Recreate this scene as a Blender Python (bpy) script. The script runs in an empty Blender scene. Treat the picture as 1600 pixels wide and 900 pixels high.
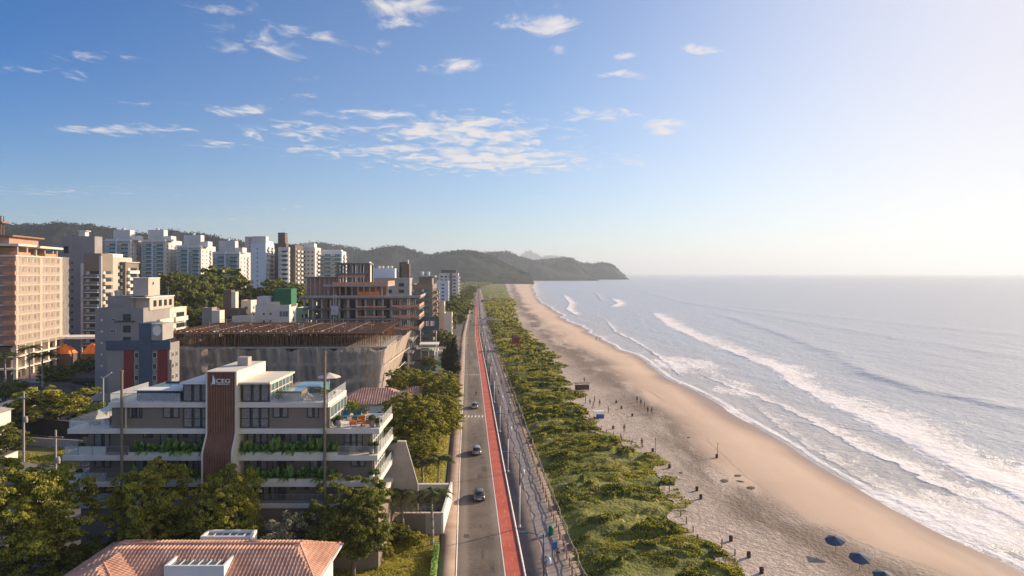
import bpy, bmesh, math, random
import numpy as np
from mathutils import Vector, Matrix
random.seed(7); RNG=np.random.default_rng(11)
sc=bpy.context.scene
F=1067.0; H=35.0; HOR=427.0
# ---------------------------------------------------------------- camera
cd=bpy.data.cameras.new('camera'); cam=bpy.data.objects.new('camera',cd); sc.collection.objects.link(cam)
cam.location=(0,0,H); cam.rotation_euler=(math.radians(90),0,0)
cd.sensor_width=36; cd.lens=36*F/1600; cd.shift_y=(HOR-450)/1600; cd.clip_start=0.5; cd.clip_end=60000
sc.camera=cam
# ---------------------------------------------------------------- light
SUN_AZ=math.radians(56); SUN_EL=math.radians(19)      # azimuth measured from +Y towards +X
sd=bpy.data.lights.new('sun','SUN'); sun=bpy.data.objects.new('sun',sd); sc.collection.objects.link(sun)
sd.energy=4.9; sd.angle=math.radians(0.5); sd.color=(1.0,0.79,0.57)
dvec=Vector((math.sin(SUN_AZ)*math.cos(SUN_EL),math.cos(SUN_AZ)*math.cos(SUN_EL),math.sin(SUN_EL)))
sun.rotation_euler=dvec.to_track_quat('Z','Y').to_euler(); sun.location=(60,60,80)
sc.view_settings.view_transform='Standard'; sc.view_settings.look='None'
sc.view_settings.exposure=0.76; sc.view_settings.gamma=1.0
sc.view_settings.use_curve_mapping=False
sc.cycles.max_bounces=8; sc.cycles.diffuse_bounces=3; sc.cycles.glossy_bounces=3; sc.cycles.transparent_max_bounces=16
sc.cycles.transmission_bounces=4; sc.cycles.volume_bounces=0; sc.cycles.use_denoising=True
sc.cycles.caustics_reflective=False; sc.cycles.caustics_refractive=False
# ---------------------------------------------------------------- world: nishita sky + high cirrus / cumulus puffs by direction
W=bpy.data.worlds.new('World'); sc.world=W; W.use_nodes=True
nt=W.node_tree; N=nt.nodes; Lk=nt.links; N.clear()
def nd(t,**k):
    n=N.new(t)
    for a,b in k.items(): setattr(n,a,b)
    return n
def vmath(op,a,b=None):
    n=nd('ShaderNodeMath',operation=op)
    for i,q in enumerate((a,b)):
        if q is None: continue
        if isinstance(q,(int,float)): n.inputs[i].default_value=q
        else: Lk.new(q,n.inputs[i])
    return n.outputs[0]
wo=nd('ShaderNodeOutputWorld'); bg=nd('ShaderNodeBackground'); bg.inputs[1].default_value=0.080
Lk.new(bg.outputs[0],wo.inputs[0])
sky=nd('ShaderNodeTexSky',sky_type='NISHITA'); sky.sun_disc=False; sky.sun_elevation=SUN_EL; sky.sun_rotation=SUN_AZ
sky.air_density=1.0; sky.dust_density=0.25; sky.ozone_density=3.0; sky.altitude=0
tc=nd('ShaderNodeTexCoord'); sep=nd('ShaderNodeSeparateXYZ'); Lk.new(tc.outputs['Generated'],sep.inputs[0])
X,Y,Z=sep.outputs
Zc=vmath('MAXIMUM',Z,0.02)
px_=vmath('DIVIDE',X,Zc); py_=vmath('DIVIDE',Y,Zc)
u_=vmath('DIVIDE',X,vmath('MAXIMUM',Y,0.05)); v_=vmath('DIVIDE',Z,vmath('MAXIMUM',Y,0.05))
# soft patches of sky (slope right, slope up, half sizes, density)
patches=[(720,205,150,28,.95),(760,248,170,22,1.0),(600,236,110,16,.75),(585,180,90,12,.7),(1036,199,40,11,1.05),(480,236,60,14,.6),
 (985,117,32,9,1.05),(1093,77,24,9,1.05),(872,78,18,12,.95),(700,105,50,14,.75),(840,37,70,16,.9),(630,10,70,26,1.0),(440,60,110,26,.6),
 (330,12,70,16,.5),(380,172,60,10,.7),(470,205,110,18,.7),(200,203,120,12,.62),(100,113,90,13,.5),(350,224,60,8,.65),(590,73,40,10,.6),
 (966,88,22,7,.8),(930,180,90,14,.7),(990,250,50,10,.7),(820,222,50,10,.7),(795,162,20,6,.7),(500,155,60,12,.5),(880,138,24,8,.6),(120,330,330,22,.25),(860,5,60,10,.5),(60,300,260,14,.42),(260,345,300,10,.40),(420,325,200,8,.35),(1000,330,300,10,.25),(150,90,120,14,.45),(270,160,80,8,.5),(540,120,60,9,.5)]
acc=None
for (cx,cy,rx,ry,a) in patches:
    du=vmath('DIVIDE',vmath('SUBTRACT',u_,(cx-800)/F),1.25*rx/F); dv=vmath('DIVIDE',vmath('SUBTRACT',v_,(HOR-cy)/F),1.25*ry/F)
    r=vmath('ADD',vmath('MULTIPLY',du,du),vmath('MULTIPLY',dv,dv))
    m=vmath('MULTIPLY',vmath('POWER',2.718,vmath('MULTIPLY',r,-1.2)),a)
    acc=m if acc is None else vmath('MAXIMUM',acc,m)
cb=nd('ShaderNodeCombineXYZ'); Lk.new(px_,cb.inputs[0]); Lk.new(vmath('MULTIPLY',py_,0.75),cb.inputs[1])
nz=nd('ShaderNodeTexNoise'); nz.inputs['Scale'].default_value=5.5; nz.inputs['Detail'].default_value=9; nz.inputs['Roughness'].default_value=.60; nz.inputs['Distortion'].default_value=.6
Lk.new(cb.outputs[0],nz.inputs['Vector'])
cl=vmath('ADD',vmath('MULTIPLY',acc,0.80),vmath('MULTIPLY',vmath('SUBTRACT',nz.outputs['Fac'],0.5),2.3))
mr=nd('ShaderNodeMapRange',interpolation_type='SMOOTHSTEP'); mr.inputs[1].default_value=.30; mr.inputs[2].default_value=.95; mr.inputs[4].default_value=.95
Lk.new(cl,mr.inputs[0])
mul=vmath('MULTIPLY',mr.outputs[0],vmath('MINIMUM',vmath('MULTIPLY',acc,3.0),1.0))
mx=nd('ShaderNodeMix',data_type='RGBA'); Lk.new(mul,mx.inputs[0])
gm=nd('ShaderNodeMix',data_type='RGBA',blend_type='MULTIPLY'); gm.inputs[0].default_value=1; gm.inputs[7].default_value=(.86,.93,1.08,1)
Lk.new(sky.outputs[0],gm.inputs[6])
def smooth(v,a,b):
    q=nd('ShaderNodeMapRange',interpolation_type='SMOOTHSTEP'); Lk.new(v,q.inputs[0]); q.inputs[1].default_value=a; q.inputs[2].default_value=b; return q.outputs[0]
# deep blue opposite the sun, milky glow on the sun's side
deep=nd('ShaderNodeMix',data_type='RGBA',blend_type='MULTIPLY'); Lk.new(vmath('MULTIPLY',smooth(u_,.15,-.95),smooth(v_,-.12,.42)),deep.inputs[0])
Lk.new(gm.outputs[2],deep.inputs[6]); deep.inputs[7].default_value=(.03,.58,.97,1)
milk=nd('ShaderNodeMix',data_type='RGBA'); Lk.new(vmath('MULTIPLY',smooth(vmath('SUBTRACT',u_,vmath('MULTIPLY',v_,.35)),-.15,.70),.88),milk.inputs[0])
Lk.new(deep.outputs[2],milk.inputs[6])
tint=nd('ShaderNodeMix',data_type='RGBA'); Lk.new(smooth(v_,0,.36),tint.inputs[0]); tint.inputs[6].default_value=(7.1,7.0,6.9,1); tint.inputs[7].default_value=(6.2,6.0,6.5,1)
Lk.new(tint.outputs[2],milk.inputs[7])
Lk.new(milk.outputs[2],mx.inputs[6]); mx.inputs[7].default_value=(6.3,5.9,5.8,1)
Lk.new(mx.outputs[2],bg.inputs[0])
# ---------------------------------------------------------------- helpers
def wx(px,D): return (px-800)/F*D
def gp(px,py,z=0.0):
    D=F*(H-z)/(py-HOR); return ((px-800)/F*D,D)
def hz(py,D): return H-(py-HOR)*D/F
def xl(D): return np.interp(D,[-400,60,80,127,217,389,1353,3200],[24,-5.3,-6.65,-9.8,-15.5,-26.7,-76,-160])
def xl1(D): return float(xl(D))
def curve(pts,z=0.0):
    a=sorted([gp(p[0],p[1],z)[::-1] for p in pts]); a=np.array(a)
    return lambda D: np.interp(D,a[:,0],a[:,1])
_veg=curve([(1152,900),(1140,871),(1108,842),(1088,813),(1079,776),(1065,750),(1021,712),(970,690),(945,668),(925,650),(905,620),(895,585),(868,560),(850,540),(815,510),(805,490),(803,470),(792,446),(790,441)],.9)
_dry=curve([(1460,894),(1344,854),(1287,825),(1240,813),(1172,755),(1082,689),(1040,640),(985,600),(930,560),(880,530),(840,500),(815,470),(803,445),(800,440)],.7)
_sea=curve([(1600,885),(1530,855),(1400,795),(1290,730),(1170,660),(1085,610),(1010,565),(925,520),(880,495),(845,470),(833,450),(836,442),(850,439)],.0)
M={}
def mat(name,col,rough=.8,var=.15,scale=.6,bump=0.0,bscale=None,metal=0,spec=.3,detail=4,col2=None,island=False,emit=None):
    m=bpy.data.materials.new(name); m.use_nodes=True; n=m.node_tree; b=n.nodes['Principled BSDF']
    b.inputs['Roughness'].default_value=rough; b.inputs['Metallic'].default_value=metal; b.inputs['Specular IOR Level'].default_value=spec
    b.inputs['Base Color'].default_value=(*col,1)
    c2=col2 or tuple(min(1,c*(1+var)) for c in col); c1=tuple(c*(1-var) for c in col) if col2 is None else col
    if var>0 or col2:
        t=n.nodes.new('ShaderNodeTexCoord'); q=n.nodes.new('ShaderNodeTexNoise'); q.inputs['Scale'].default_value=scale; q.inputs['Detail'].default_value=detail; q.inputs['Roughness'].default_value=.65
        n.links.new(t.outputs['Object'],q.inputs['Vector'])
        r=n.nodes.new('ShaderNodeValToRGB'); r.color_ramp.elements[0].position=.32; r.color_ramp.elements[1].position=.68
        r.color_ramp.elements[0].color=(*c1,1); r.color_ramp.elements[1].color=(*c2,1)
        if island:
            g=n.nodes.new('ShaderNodeNewGeometry'); mm=n.nodes.new('ShaderNodeMath'); mm.operation='MULTIPLY_ADD'; mm.inputs[1].default_value=.5
            n.links.new(g.outputs['Random Per Island'],mm.inputs[0])
            m2=n.nodes.new('ShaderNodeMath'); m2.operation='SUBTRACT'; m2.inputs[1].default_value=.25
            n.links.new(q.outputs['Fac'],m2.inputs[0]); n.links.new(m2.outputs[0],mm.inputs[2]); n.links.new(mm.outputs[0],r.inputs[0])
        else: n.links.new(q.outputs['Fac'],r.inputs[0])
        n.links.new(r.outputs[0],b.inputs['Base Color'])
        if bump:
            q2=n.nodes.new('ShaderNodeTexNoise'); q2.inputs['Scale'].default_value=bscale or scale*4; q2.inputs['Detail'].default_value=5
            n.links.new(t.outputs['Object'],q2.inputs['Vector'])
            bp=n.nodes.new('ShaderNodeBump'); bp.inputs['Strength'].default_value=min(1,bump*2); bp.inputs['Distance'].default_value=bump
            n.links.new(q2.outputs['Fac'],bp.inputs['Height']); n.links.new(bp.outputs[0],b.inputs['Normal'])
    if emit: b.inputs['Emission Color'].default_value=(*emit[0],1); b.inputs['Emission Strength'].default_value=emit[1]
    M[name]=m; return m
def leafmat(name,c1,c2,trans=.35):
    m=mat(name,c1,rough=.55,col2=c2,scale=.35,island=True,spec=.25); n=m.node_tree; b=n.nodes['Principled BSDF']
    tr=n.nodes.new('ShaderNodeBsdfTranslucent'); mxs=n.nodes.new('ShaderNodeMixShader'); mxs.inputs[0].default_value=trans
    src=b.inputs['Base Color'].links[0].from_socket
    hs=n.nodes.new('ShaderNodeHueSaturation'); hs.inputs['Value'].default_value=1.5; hs.inputs['Hue'].default_value=.485; n.links.new(src,hs.inputs['Color']); n.links.new(hs.outputs[0],tr.inputs[0])
    o=n.nodes['Material Output']; n.links.new(b.outputs[0],mxs.inputs[1]); n.links.new(tr.outputs[0],mxs.inputs[2]); n.links.new(mxs.outputs[0],o.inputs[0])
    return m
def seethrough(name,col,alpha,rough=.1,gloss=True):
    m=bpy.data.materials.new(name); m.use_nodes=True; n=m.node_tree; b=n.nodes['Principled BSDF']
    b.inputs['Base Color'].default_value=(*col,1); b.inputs['Roughness'].default_value=rough; b.inputs['Alpha'].default_value=alpha
    M[name]=m; return m
def link(o,parent=None):
    sc.collection.objects.link(o)
    if parent is not None: o.parent=parent
    return o
def tag(o,label=None,cat=None,group=None,kind=None):
    if label: o['label']=label
    if cat: o['category']=cat
    if group: o['group']=group
    if kind: o['kind']=kind
    return o
def thing(name,label,cat,loc=(0,0,0),rz=0,group=None):
    o=bpy.data.objects.new(name,None); o.empty_display_size=.3; o.location=loc; o.rotation_euler=(0,0,rz); link(o)
    return tag(o,label,cat,group)
def np_mesh(name,V,Q,mats,smooth=False,mi=None):
    """V (n,3), Q (m,4) or (m,3) int"""
    me=bpy.data.meshes.new(name); V=np.asarray(V,np.float32); Q=np.asarray(Q,np.int32); k=Q.shape[1]
    me.vertices.add(len(V)); me.vertices.foreach_set('co',V.ravel()); me.loops.add(Q.size); me.loops.foreach_set('vertex_index',Q.ravel())
    me.polygons.add(len(Q)); me.polygons.foreach_set('loop_start',np.arange(0,Q.size,k,dtype=np.int32))
    if mi is not None: me.polygons.foreach_set('material_index',np.asarray(mi,np.int32))
    if smooth: me.polygons.foreach_set('use_smooth',np.ones(len(Q),bool))
    for m in mats: me.materials.append(m)
    me.update(calc_edges=True); return me
def grid_quads(r,c):
    i=np.arange(r-1)[:,None]*c+np.arange(c-1)[None,:]; i=i.ravel()
    return np.stack([i,i+1,i+c+1,i+c],1)
class MB:
    def __init__(s): s.v=[]; s.f=[]; s.m=[]
    def add(s,vs,fs,mi=0):
        b=len(s.v); s.v+= [tuple(v) for v in vs]; s.f+=[tuple(i+b for i in f) for f in fs]; s.m+=[mi]*len(fs); return s
    def box(s,x0,y0,z0,x1,y1,z1,mi=0):
        if x0>x1:x0,x1=x1,x0
        if y0>y1:y0,y1=y1,y0
        if z0>z1:z0,z1=z1,z0
        v=[(x0,y0,z0),(x1,y0,z0),(x1,y1,z0),(x0,y1,z0),(x0,y0,z1),(x1,y0,z1),(x1,y1,z1),(x0,y1,z1)]
        return s.add(v,[(3,2,1,0),(4,5,6,7),(0,1,5,4),(1,2,6,5),(2,3,7,6),(3,0,4,7)],mi)
    def prism(s,poly,z0,z1,mi=0):
        n=len(poly); g=lambda z,i: z[i] if hasattr(z,'__len__') else z
        v=[(x,y,g(z0,i)) for i,(x,y) in enumerate(poly)]+[(x,y,g(z1,i)) for i,(x,y) in enumerate(poly)]
        return s.add(v,[tuple(reversed(range(n))),tuple(range(n,2*n))]+[(i,(i+1)%n,n+(i+1)%n,n+i) for i in range(n)],mi)
    def prism_y(s,poly,y0,y1,mi=0):   # polygon in x,z extruded along y
        n=len(poly); v=[(x,y0,z) for x,z in poly]+[(x,y1,z) for x,z in poly]
        return s.add(v,[tuple(range(n)),tuple(reversed(range(n,2*n)))]+[(i,n+i,n+(i+1)%n,(i+1)%n) for i in range(n)],mi)
    def tube(s,p0,p1,r0,r1=None,n=8,mi=0):
        r1=r0 if r1 is None else r1; p0=Vector(p0); p1=Vector(p1); d=(p1-p0).normalized(); a=d.orthogonal().normalized(); b=d.cross(a)
        v=[]
        for p,r in((p0,r0),(p1,r1)):
            for k in range(n):
                t=2*math.pi*k/n; v.append(tuple(p+a*math.cos(t)*r+b*math.sin(t)*r))
        return s.add(v,[(k,(k+1)%n,n+(k+1)%n,n+k) for k in range(n)]+[tuple(reversed(range(n))),tuple(range(n,2*n))],mi)
    def lathe(s,prof,c=(0,0,0),n=14,mi=0):
        v=[];f=[]
        for (r,z) in prof:
            for k in range(n):
                t=2*math.pi*k/n; v.append((c[0]+r*math.cos(t),c[1]+r*math.sin(t),c[2]+z))
        for i in range(len(prof)-1):
            for k in range(n): f.append((i*n+k,i*n+(k+1)%n,(i+1)*n+(k+1)%n,(i+1)*n+k))
        f.append(tuple(reversed(range(n)))); f.append(tuple(range((len(prof)-1)*n,len(prof)*n)))
        return s.add(v,f,mi)
    def mesh(s,name,mats,smooth=False):
        me=bpy.data.meshes.new(name); me.from_pydata(s.v,[],s.f)
        for m in (mats if isinstance(mats,(list,tuple)) else [mats]): me.materials.append(M[m] if isinstance(m,str) else m)
        me.polygons.foreach_set('material_index',s.m)
        if smooth: me.polygons.foreach_set('use_smooth',[True]*len(s.f))
        me.update(); return me
    def build(s,name,mats,parent=None,smooth=False,loc=(0,0,0),rz=0):
        o=bpy.data.objects.new(name,s.mesh(name,mats,smooth)); o.location=loc; o.rotation_euler=(0,0,rz); return link(o,parent)
def inst(name,me,parent=None,loc=(0,0,0),rz=0,sc_=1):
    o=bpy.data.objects.new(name,me); o.location=loc; o.rotation_euler=(0,0,rz)
    o.scale=(sc_,)*3 if not hasattr(sc_,'__len__') else sc_
    return link(o,parent)
CH={}
def reg(o):   # remember children of a prototype
    CH[o.name]=[c for c in bpy.data.objects if c.parent==o]; return o
def copy_tree(o,parent=None,kids=None):
    c=o.copy(); sc.collection.objects.link(c); c.parent=parent
    for ch in o.children: copy_tree(ch,c)
    return c
# value noise
def _h(ix,iy,seed):
    n=(ix.astype(np.int64)*374761393+iy.astype(np.int64)*668265263+seed*974634777)&0xffffffff
    n=((n^(n>>13))*1274126177)&0xffffffff; return ((n^(n>>16))&0xffff)/65535.0
def vnoise(x,y,seed=0):
    x=np.asarray(x,float); y=np.asarray(y,float); ix=np.floor(x); iy=np.floor(y); fx=x-ix; fy=y-iy
    fx=fx*fx*(3-2*fx); fy=fy*fy*(3-2*fy)
    a=_h(ix,iy,seed);b=_h(ix+1,iy,seed);c=_h(ix,iy+1,seed);d=_h(ix+1,iy+1,seed)
    return (a*(1-fx)+b*fx)*(1-fy)+(c*(1-fx)+d*fx)*fy
def fbm(x,y,o=4,seed=0):
    s=0;a=.5;t=0
    for k in range(o): s=s+a*vnoise(x*2**k+17*k,y*2**k-9*k,seed+k); t+=a; a*=.5
    return s/t
def sstep(a,b,x): t=np.clip((x-a)/(b-a),0,1); return t*t*(3-2*t)
def setattr_f(me,name,vals):
    a=me.attributes.new(name,'FLOAT','POINT'); a.data.foreach_set('value',np.asarray(vals,np.float32).ravel())
# ================================================================= SETTING
mat('city_ground',(.075,.066,.055),rough=.95,col2=(.17,.15,.12),scale=.05,bump=.05,bscale=1.5,detail=8)
mat('sidewalk',(.27,.185,.14),rough=.9,col2=(.38,.285,.22),scale=.3,bump=.01,bscale=6)
mat('kerb_paint',(.70,.66,.60),rough=.8,var=.18,scale=1.5)
mat('white_paint',(.75,.73,.70),rough=.7,var=.15,scale=3)
mat('bike_lane',(.40,.075,.050),rough=.85,col2=(.58,.15,.10),scale=.35,detail=6)
mat('promenade',(.17,.13,.11),rough=.9,col2=(.27,.205,.17),scale=.5,detail=7)
# paver road material
def road_material():
    m=mat('road_pavers',(.125,.098,.078),rough=.88,col2=(.20,.16,.127),scale=.22,detail=8)
    n=m.node_tree; b=n.nodes['Principled BSDF']; r=b.inputs['Base Color'].links[0].from_socket
    t=n.nodes.new('ShaderNodeTexCoord'); br=n.nodes.new('ShaderNodeTexBrick'); br.inputs['Scale'].default_value=1
    br.inputs['Brick Width'].default_value=.42; br.inputs['Row Height'].default_value=.22; br.inputs['Mortar Size'].default_value=.02
    br.inputs['Color1'].default_value=(.82,.82,.82,1); br.inputs['Color2'].default_value=(1.12,1.12,1.12,1); br.inputs['Mortar'].default_value=(.55,.55,.55,1)
    n.links.new(t.outputs['Object'],br.inputs['Vector'])
    mx=n.nodes.new('ShaderNodeMix'); mx.data_type='RGBA'; mx.blend_type='MULTIPLY'; mx.inputs[0].default_value=1
    n.links.new(r,mx.inputs[6]); n.links.new(br.outputs[0],mx.inputs[7])
    # tyre-worn lengthwise bands from attribute
    at=n.nodes.new('ShaderNodeAttribute'); at.attribute_name='wear'
    m2=n.nodes.new('ShaderNodeMix'); m2.data_type='RGBA'; n.links.new(at.outputs['Fac'],m2.inputs[0])
    n.links.new(mx.outputs[2],m2.inputs[6]); m2.inputs[7].default_value=(.30,.25,.205,1)
    n.links.new(m2.outputs[2],b.inputs['Base Color']); return m
road_material()
def drange(a,b,n): return np.geomspace(a,b,n)
ROWS=np.concatenate([[-300,-60,5,30,45],drange(55,3200,420)])
def strip(name,o0,o1,z,m,D0=-300,D1=1500,cols=2,kind='structure',wear=False,zf=None,skirt=0):
    D=ROWS[(ROWS>=D0)&(ROWS<=D1)]; u=np.linspace(o0,o1,cols)
    x=xl(D)[:,None]+u[None,:]; y=np.repeat(D[:,None],cols,1); zz=np.full_like(x,z)
    V=np.stack([x,y,zz],2)
    if skirt:   # thick edge (kerb)
        L=V[:,:1].copy(); L[:,:,2]-=skirt; R=V[:,-1:].copy(); R[:,:,2]-=skirt; V=np.concatenate([L,V,R],1)
    c=V.shape[1]; me=np_mesh(name,V.reshape(-1,3),grid_quads(len(D),c),[M[m]])
    if wear:
        uu=np.repeat(u[None,:],len(D),0)
        w=.55*np.exp(-((uu-1.0)/.55)**2)+.25*np.exp(-((uu-2.6)/.3)**2)*0+.30*np.exp(-((uu-5.4)/.5)**2)
        w=w*(.5+fbm(uu*1.1,y*.04,4,5))+.45*sstep(22,0,np.abs(y-167))*np.clip(fbm(uu*.7,y*.15,3,9)*1.6,0,1)
        w+=.4*sstep(.58,.8,fbm(uu*.35,y*.03,4,33))
        setattr_f(me,'wear',np.clip(w,0,.85))
    return tag(link(bpy.data.objects.new(name,me)),kind=kind)
# base sheet (city side and beneath everything), falling under the sea
D=np.concatenate([[-600,-100,30,60],drange(75,5000,120),[9000,18000,30000]])
cx=np.concatenate([-drange(1,12000,60)[::-1],[0]])
def knoll(x,y):
    return (9*np.exp(-((x+150)/70)**2-((y-400)/90)**2)+5*np.exp(-((x+230)/120)**2-((y-520)/160)**2))*sstep(-75,-120,x)
x=xl(D)[:,None]-2.4+cx[None,:]; y=np.repeat(D[:,None],len(cx),1); z=np.zeros_like(x)-.02+knoll(x,y)
xr=np.stack([xl(D)+10,xl(D)+16,_sea(D)+10,_sea(D)+60],1); zr=np.stack([0*D-.02,0*D-.6,0*D-3,0*D-6],1)
V=np.concatenate([np.stack([x,y,z],2),np.stack([xr,np.repeat(D[:,None],4,1),zr],2)],1)
o=link(bpy.data.objects.new('ground',np_mesh('ground',V.reshape(-1,3),grid_quads(len(D),V.shape[1]),[M['city_ground']]))); tag(o,kind='structure')
strip('sidewalk',-2.0,0,.13,'sidewalk',cols=3,skirt=.2)
strip('kerb',0,.18,.15,'kerb_paint',cols=2,skirt=.16)
strip('road',.18,5.75,.01,'road_pavers',cols=24,wear=True)
strip('lane_line',5.75,5.87,.016,'white_paint',D1=700)
strip('bike_lane',5.87,7.95,.02,'bike_lane',cols=3)
strip('promenade_kerb',7.95,8.2,.17,'kerb_paint',skirt=.2)
strip('promenade',8.2,14.6,.14,'promenade',cols=4,skirt=.4)
# promenade pale line where the two pavings meet
mat('pale_stone',(.42,.35,.29),var=.2,scale=1)
mat('grey_paving',(.21,.18,.165),rough=.9,col2=(.31,.275,.25),scale=.4,detail=6)
strip('promenade_band',10.7,10.85,.146,'pale_stone',D0=30,D1=900)
strip('promenade_boardwalk',10.85,13.3,.146,'grey_paving',D0=30,D1=900,cols=3)
# crosswalks / speed table marks
mb=MB()
for Dd in (1067*35/(528-HOR),1067*35/(585-HOR)):
    for k in range(7):
        x0=xl1(Dd)+.5+k*.78; mb.box(x0,Dd-.6,.014,x0+.26,Dd+.6,.0185)
for k in range(2):
    Dd=F*H/(648-HOR)-1.6*k*2
for k in range(6):
    x0=xl1(167)+.7+k*.85; mb.box(x0,166.0,.014,x0+.32,168.0,.0185)
tag(mb.build('crosswalk_markings','white_paint'),kind='structure')
# bike-lane centre dashes
mb=MB()
for k in range(60):
    Dd=62+k*4.2; x0=xl1(Dd)+6.86
    mb.add([(x0,Dd,.0245),(x0+.1,Dd,.0245),(x0+.1-.08,Dd+1.3,.0245),(x0-.08,Dd+1.3,.0245)],[(0,1,2,3)])
mat('dash_paint',(.62,.25,.08),var=.2,scale=3)
tag(mb.build('bike_lane_markings','dash_paint'),kind='structure')
# dashed yellow-white line pattern beside lane
# ---- dunes
def dune_z(x,y,u):
    edge=np.clip(u*(1-u)*6,0,1)
    wpx=x+6*fbm(x*.05,y*.05,2,91); 
    b=1.3*fbm(wpx*.10,y*.24,4,3)+.9*np.abs(fbm(wpx*.16,y*.42,3,8)-.5)*2+.35*fbm(x*.7,y*.9,3,4)
    mounds=sstep(.62,.74,fbm(x*.24+5,y*.40,3,21))
    return .12+.75*sstep(0,.2,u)*(1-.0*u)+edge*(b*.95-.75+.70*mounds), mounds
nu=90
D=np.concatenate([[-300,-60,20,45],drange(60,3100,720)]); u=np.linspace(0,1,nu)
x0=xl(D)+14.6; jit=(fbm(D*.12,D*0,4,55)-.5)*7*np.clip(D/120,.6,1.6); x1=_veg(D)+jit
x=x0[:,None]+(x1-x0)[:,None]*u; y=np.repeat(D[:,None],nu,1); uu=np.repeat(u[None,:],len(D),0)
z,md=dune_z(x,y,uu)
m=mat('dune_plants',(.070,.085,.014),rough=.9,col2=(.20,.19,.035),scale=.12,bump=.5,bscale=2.2,detail=8)
n=m.node_tree; r=[q for q in n.nodes if q.type=='VALTORGB'][0]
r.color_ramp.elements[0].color=(.06,.075,.011,1); r.color_ramp.elements[0].position=.28
e=r.color_ramp.elements.new(.50); e.color=(.15,.16,.022,1); r.color_ramp.elements[-1].color=(.46,.39,.10,1); r.color_ramp.elements[-1].position=.74
me=np_mesh('dune',np.stack([x,y,z],2).reshape(-1,3),grid_quads(len(D),nu),[m],smooth=True)
DUNE=(D,x0,x1)
tag(link(bpy.data.objects.new('dune_ground',me)),kind='structure')
# scattered leaf clumps
leafmat('dune_leaf',(.035,.060,.008),(.47,.44,.05),.3)
_n=M['dune_leaf'].node_tree
for _q in _n.nodes:
    if _q.type=='TEX_NOISE': _q.inputs['Scale'].default_value=.10; _q.inputs['Detail'].default_value=7
    if _q.type=='VALTORGB': _q.color_ramp.elements[0].position=.38; _q.color_ramp.elements[1].position=.66
def leaf_quads(P,size,up=.6,rng=RNG,asp=.6):
    n=len(P); a=rng.normal(size=(n,3)); a[:,2]=a[:,2]*(1-up)+up*1.2; a/=np.linalg.norm(a,axis=1)[:,None]
    t=rng.normal(size=(n,3)); b=np.cross(a,t); b/=np.linalg.norm(b,axis=1)[:,None]; c=np.cross(a,b)
    s=size[:,None] if hasattr(size,'__len__') else size
    b=b*s*.5; c=c*s*.5*asp
    V=np.stack([P-b,P-c*.9+b*.1,P+b,P+c],1).reshape(-1,3); return V,np.arange(4*n).reshape(n,4)
Ps=[];Ss=[]
for (a,b_,nn,s) in ((60,100,95000,.17),(100,160,95000,.24),(160,260,70000,.40),(260,450,45000,.7),(450,900,26000,1.3)):
    Dq=RNG.uniform(a,b_,nn); uq=RNG.uniform(0.004,.996,nn)**1.0
    xa=np.interp(Dq,D,x0); xb=np.interp(Dq,D,x1); xq=xa+(xb-xa)*uq+RNG.normal(size=nn)*.1
    zq,mq=dune_z(xq,Dq,uq); dens=fbm(xq*.5,Dq*.6,3,77)
    big=fbm(xq*.10,Dq*.16,3,177); keep=((dens>.43)&(big>.40+.1*RNG.random(nn)))|(mq>.35); sz=s*(.6+.9*RNG.random(nn))*(1+.5*mq)
    P=np.stack([xq,Dq,zq+.1*s+RNG.random(nn)*s*.5+mq*.2*RNG.random(nn)],1)[keep]; Ps.append(P); Ss.append(sz[keep])
V,Q=leaf_quads(np.concatenate(Ps),np.concatenate(Ss),.45)
tag(link(bpy.data.objects.new('dune_ground_cover',np_mesh('dune_ground_cover',V,Q,[M['dune_leaf']]))),kind='stuff')
# ---- beach
nb=150; D=np.concatenate([[-300,-60,20,45],drange(60,3100,640)]); u=np.linspace(0,1,nb)
xv=np.interp(D,DUNE[0],DUNE[2])-3.0; xd=_dry(D)+(fbm(D*.05,D*0,4,31)-.5)*5; xs=_sea(D)+(fbm(D*.035,D*0+3,4,32)-.5)*4.5*np.clip(D/200,.5,3)
SEAX=lambda q,D=D,xs=xs: np.interp(q,D,xs)
x=np.where(u[None,:]<.86,xv[:,None]+(xs-xv)[:,None]*(u/.86),xs[:,None]+(u[None,:]-.86)/.14*14)
y=np.repeat(D[:,None],nb,1); t=(x-xv[:,None])/(xs-xv)[:,None]
z=1.0*np.clip(1-t,-1.2,1)**.8 if False else np.where(t<1,1.05*np.clip(1-t,0,1)**.85,-(t-1)*3.0)
nearf=sstep(420,90,y); rough_zone=sstep(3,-3,x-xd[:,None])
z=z+.10*rough_zone*(fbm(x*.35,y*.35,4,41)-.5)+nearf*rough_zone*.05*(fbm(x*1.6,y*1.6,2,42)-.5)
me=np_mesh('beach',np.stack([x,y,z],2).reshape(-1,3),grid_quads(len(D),nb),[],smooth=True)
band=(x-xd[:,None])
setattr_f(me,'dry',sstep(2.5,-2.5,band+ (fbm(x*.2,y*.05,4,43)-.5)*7))
setattr_f(me,'dark',np.exp(-((band+5+ (fbm(x*.05,y*.02,3,44)-.5)*12)/7.0)**2)*sstep(.22,.48,fbm(x*.13,y*.035,4,45)))
_dk=np.exp(-((band+5+ (fbm(x*.05,y*.02,3,44)-.5)*12)/7.0)**2)*sstep(.22,.48,fbm(x*.13,y*.035,4,45))
for _o,_s in ((-2.0,3),(-3.6,3),(3.2,7),(-12.5,9),(-14.1,9)):
    _dk=np.maximum(_dk,.55*np.exp(-((band-_o-(fbm(y*.02,y*0,3,_s)-.5)*9)/.32)**2)*sstep(.35,.55,fbm(x*.05,y*.03,2,_s+60)))
me.attributes['dark'].data.foreach_set('value',_dk.astype(np.float32).ravel())
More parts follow.
